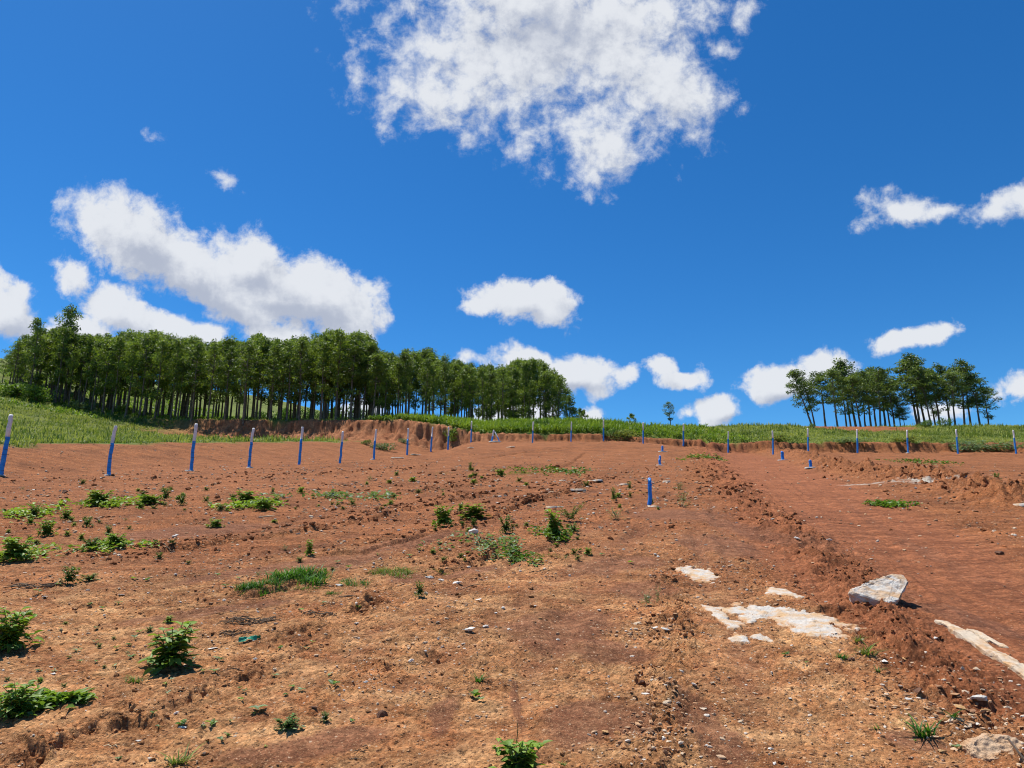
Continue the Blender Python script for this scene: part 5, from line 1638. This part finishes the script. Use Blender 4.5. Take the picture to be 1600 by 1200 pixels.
for i, (u, v, wp, hp, nb, kind, lab) in enumerate(GRASSES):
    p = spot(u, v); s_ = px_m(p); rg2 = np.random.RandomState(400 + i)
    dep = max(abs(hit(u, v - hp * .3, macro)[1] - hit(u, v + hp * .3, macro)[1]), wp * s_ * .25)
    if nb < 100: dep = wp * s_ * .3
    sp = .16 if nb < 70 else .27
    bx = rg2.normal(size=nb) * wp * s_ * sp; by_ = rg2.normal(size=nb) * dep * sp
    if nb > 200:
        cc = rg2.normal(size=(14, 2)) * .27; ci = np.minimum(rg2.randint(0, 14, nb), rg2.randint(0, 14, nb))
        bx = (cc[ci, 0] + rg2.normal(size=nb) * .07) * wp * s_; by_ = (cc[ci, 1] + rg2.normal(size=nb) * .10) * dep
    P = np.stack([bx, by_, hgt(p[0] + bx, p[1] + by_) - p[2] - .006], -1)
    Hh = hp * s_ * rg2.uniform(.3, 1.05, nb) * (.62 if nb > 70 else 1.3)
    a = Acc(); V, Fq, T = blades(rg2, P, Hh, np.clip(Hh * .07, .004, .05) * rg2.uniform(.8, 1.3, nb), rg2.uniform(.4, 2.2, nb) if nb > 70 else rg2.uniform(.6, 2.0, nb)); a.add(V, Fq, T)
    o = link('grass_tuft', a.mesh('grass_tuft', [M_DARKGRASS if kind == 'd' else M_GRASS], True)); o.location = p
    tag(o, lab, 'grass tuft') if i not in (19, 20, 21) else tag(o, lab, kind='stuff')


def sprout_mesh(seed, n, L, mat):
    rg = np.random.RandomState(seed); a = Acc()
    la = 6.28 * np.arange(n) / n + rg.uniform(-.4, .4, n)
    d = unit(np.stack([np.cos(la), np.sin(la), rg.uniform(.25, .8, n)], -1)); P = np.zeros((n, 3)); P[:, 2] = rg.uniform(.1, .35, n)
    V, Fq, T = leaves_fine(rg, P, d, np.full(n, L) * rg.uniform(.6, 1.1, n), np.full(n, L * .5), .2, .25); a.add(V, Fq, T)
    V, Fq, T = blades(rg, np.array([[0, 0, -.08]]), np.array([.45]), np.array([.06]), np.array([.1])); 
    Fq = np.concatenate([Fq[:, [0, 1, 2]], Fq[:, [0, 2, 3]]]); a.add(V, Fq, T)
    return a.mesh('seedling', [mat], True)


SPR = [sprout_mesh(i, 3 + i % 4, .75, (M_GREYWEED, M_WEED, M_GREYWEED, M_DARKWEED)[i % 4]) for i in range(8)]
SEED_PX = [(268, 1065), (258, 1072), (337, 1030), (345, 1033), (300, 1035), (316, 1051), (334, 1053), (374, 1077), (382, 1082), (376, 1095), (403, 1112), (396, 1116), (360, 1128), (330, 1136), (318, 1140), (283, 1134), (247, 1140), (456, 1075), (470, 1080),
           (446, 1088), (514, 1058), (522, 1074), (430, 1058), (438, 1014), (478, 1016), (488, 1005), (120, 1018), (150, 985), (95, 985), (160, 952), (185, 945), (140, 948), (148, 1006), (182, 1015), (205, 1028), (200, 1010), (178, 1042), (150, 1035),
           (125, 1035), (108, 1028), (210, 1000), (218, 990), (245, 1010), (60, 1050), (85, 1050), (742, 1092), (750, 1096), (356, 1152), (345, 1160), (415, 1168), (185, 1188), (238, 1120), (262, 1085), (550, 1130), (90, 915), (230, 908), (60, 930), (208, 906),
           (340, 900), (352, 918), (372, 905), (545, 888), (527, 880), (560, 950), (505, 945), (470, 955), (640, 870), (655, 860), (590, 868), (1430, 1160), (1495, 1172), (1228, 1025), (1260, 1038), (985, 880), (940, 868), (905, 862), (700, 860), (720, 848)]
rg = np.random.RandomState(12)
BIGS = {(742, 1092): ('pale star shaped seedling casting a shadow on the tan soil', 30), (330, 1136): ('seedling with one large rounded pale leaf in the left foreground', 26), (403, 1112): ('five leaved seedling right of the deep rill', 24), (522, 1074): ('bushy bluish seedling right of the others', 24),
        (283, 1134): ('seedling with an upright pale leaf beside a white chip', 20), (266, 1065): ('', 0)}
for i, (u, v) in enumerate(SEED_PX):
    p = spot(u, v); s_ = px_m(p)
    lab, wp = BIGS.get((u, v), ('small pale green seedling sprouting from the bare soil', 8 + 7 * rg.uniform()))
    o = link('seedling', SPR[i % 8]); o.location = p; o.rotation_euler = (0, 0, rg.uniform(0, 6.28)); o.scale = [wp * s_ / 1.2] * 3
    tag(o, lab, 'seedling', None if (u, v) in BIGS else 'seedlings on the bare soil')

# small weeds nobody could tell apart, scattered through the left field
rg = np.random.RandomState(29)
REG = [(0, 330, 766, 800, 16), (330, 620, 768, 800, 16), (0, 230, 800, 880, 22), (230, 520, 800, 900, 10), (640, 920, 810, 880, 24), (900, 1100, 760, 800, 7), (0, 130, 1060, 1110, 10), (60, 330, 960, 1080, 12), (700, 880, 735, 760, 8), (560, 700, 735, 775, 8)]
for (u0, u1, v0, v1, nn) in REG:
    for k in range(nn):
        u, v = rg.uniform(u0, u1), rg.uniform(v0, v1)
        p = spot(u, v); s_ = px_m(p); kind = ('broad', 'dark', 'lean', 'spiky', 'dark')[rg.randint(5)]
        st, fo = WV[kind][rg.randint(len(WV[kind]))]
        root = tag(empty('weed', p, rg.uniform(0, 6.28)), 'very small weed dotted among the larger weeds on the red soil', 'weed', 'very small weeds on the red soil')
        link('stem', st, root); link('foliage', fo, root)
        q_ = rg.uniform(6, 13) * s_; root.scale = (q_, q_, q_ * rg.uniform(.5, .9))

# ------------------------------------------------------------------ twigs, straw and a scrap
def twig_thing(name, u, v, segs, mat, label, cat, seed, wpx, hpx, rad):
    p = spot(u, v); s_ = px_m(p); rg = np.random.RandomState(seed); A = Acc()
    for k in range(segs):
        c = np.array([rg.uniform(-.5, .5) * wpx * s_, rg.uniform(-.5, .5) * hpx * s_ * 2.5, 0]) * (0 if segs == 1 else 1)
        az = rg.uniform(-.5, .7); L = wpx * s_ * (rg.uniform(.25, .6) if segs > 1 else 1.0)
        dv = np.array([math.cos(az), math.sin(az) * 1.2, 0]) * L / 2
        pts = []
        for t in np.linspace(-1, 1, 7):
            q_ = c + dv * t + rg.normal(size=3) * L * .02 + np.array([0, .10 * L * (1 - t * t), 0])
            q_[2] = gz(p[0] + q_[0], p[1] + q_[1]) - p[2] + rad + (rg.uniform(0, .5) * hpx * s_ * .5 if segs > 1 else 0)
            pts.append(q_)
        V, Fq = tube(pts, [rad * (1 - .5 * abs(t)) for t in np.linspace(-1, 1, 7)], 5); A.add(V, Fq)
    o = link(name, A.mesh(name, [mat], True)); o.location = p
    return tag(o, label, cat)


twig_thing('brushwood', 393, 972, 34, M_TWIG, 'heap of thin dry twigs in the left middle ground', 'brushwood', 1, 64, 12, .004)
twig_thing('brushwood', 368, 993, 20, M_TWIG, 'smaller bundle of dry twigs beside the green scrap', 'brushwood', 2, 40, 10, .004)
twig_thing('brushwood', 500, 960, 12, M_TWIG, 'loose dry twigs right of the heaps', 'brushwood', 3, 44, 10, .004)
twig_thing('brushwood', 55, 918, 12, M_TWIG, 'dark dry brush on the red soil near the left edge', 'brushwood', 4, 60, 8, .007)
twig_thing('twig', 255, 853, 1, M_TWIG, 'bent dry root lying at the start of the long rill', 'twig', 5, 46, 1, .012)
twig_thing('twig', 418, 808, 1, M_STRAW, 'pale stick below the upper weed row', 'twig', 6, 20, 1, .012)
twig_thing('twig', 545, 935, 1, M_TWIG, 'dark stick below the ragged grass', 'twig', 7, 32, 1, .008)
twig_thing('twig', 735, 917, 1, M_TWIG, 'thin dark stick on the tan soil under the middle rill', 'twig', 8, 46, 1, .004)
twig_thing('twig', 845, 893, 1, M_TWIG, 'straight dark stick on the tan soil in the middle', 'twig', 9, 34, 1, .005)
twig_thing('twig', 365, 1048, 1, M_TWIG, 'long thin curved stick right of the leafy weed', 'twig', 10, 50, 1, .003)
twig_thing('twig', 562, 1178, 6, M_TWIG, 'little forked dry twig in the bottom left foreground', 'twig', 11, 24, 12, .003)
twig_thing('straw', 170, 1166, 1, M_STRAW, 'pale straw stalk across the deep rill', 'straw', 12, 30, 1, .003)
p = spot(1592, 1186); s_ = px_m(p)
V, Fq = tube([(-12 * s_, .0, 28 * s_), (0, 0, 10 * s_), (14 * s_, -.02, -12 * s_)], [.005, .005, .004], 6)
o = link('straw', mesh_np('straw', V, Fq, [M_STRAW])); o.location = p; tag(o, 'straw stalk leaning over the bottom right rock', 'straw')
p = spot(390, 1000); s_ = px_m(p)
n = 14; g = np.linspace(-1, 1, n); X, Y = np.meshgrid(g, g); X = X.ravel(); Y = Y.ravel()
Z = .35 * fbm(X * 1.0, Y * 1.0, .8, 3, ox=91) + .3 * np.cos(Y * 2.2)
V = np.stack([X * 11 * s_ + 2 * s_ * np.sin(Y * 3), Y * 5 * s_ + X * 9 * s_, (Z + .25) * 9 * s_], -1)
i = np.arange(n - 1)[:, None]; j = np.arange(n - 1)[None]
Fq = np.stack([i * n + j, i * n + j + 1, (i + 1) * n + j + 1, (i + 1) * n + j], -1).reshape(-1, 4)
M_SCRAP = plain_material('green plastic', (.02, .22, .11), (.05, .36, .20), 40, .45, .4)
o = link('plastic_scrap', mesh_np('plastic_scrap', V, Fq, [M_SCRAP])); o.location = p
tag(o, 'crumpled scrap of green plastic beside the dry twigs', 'plastic scrap')
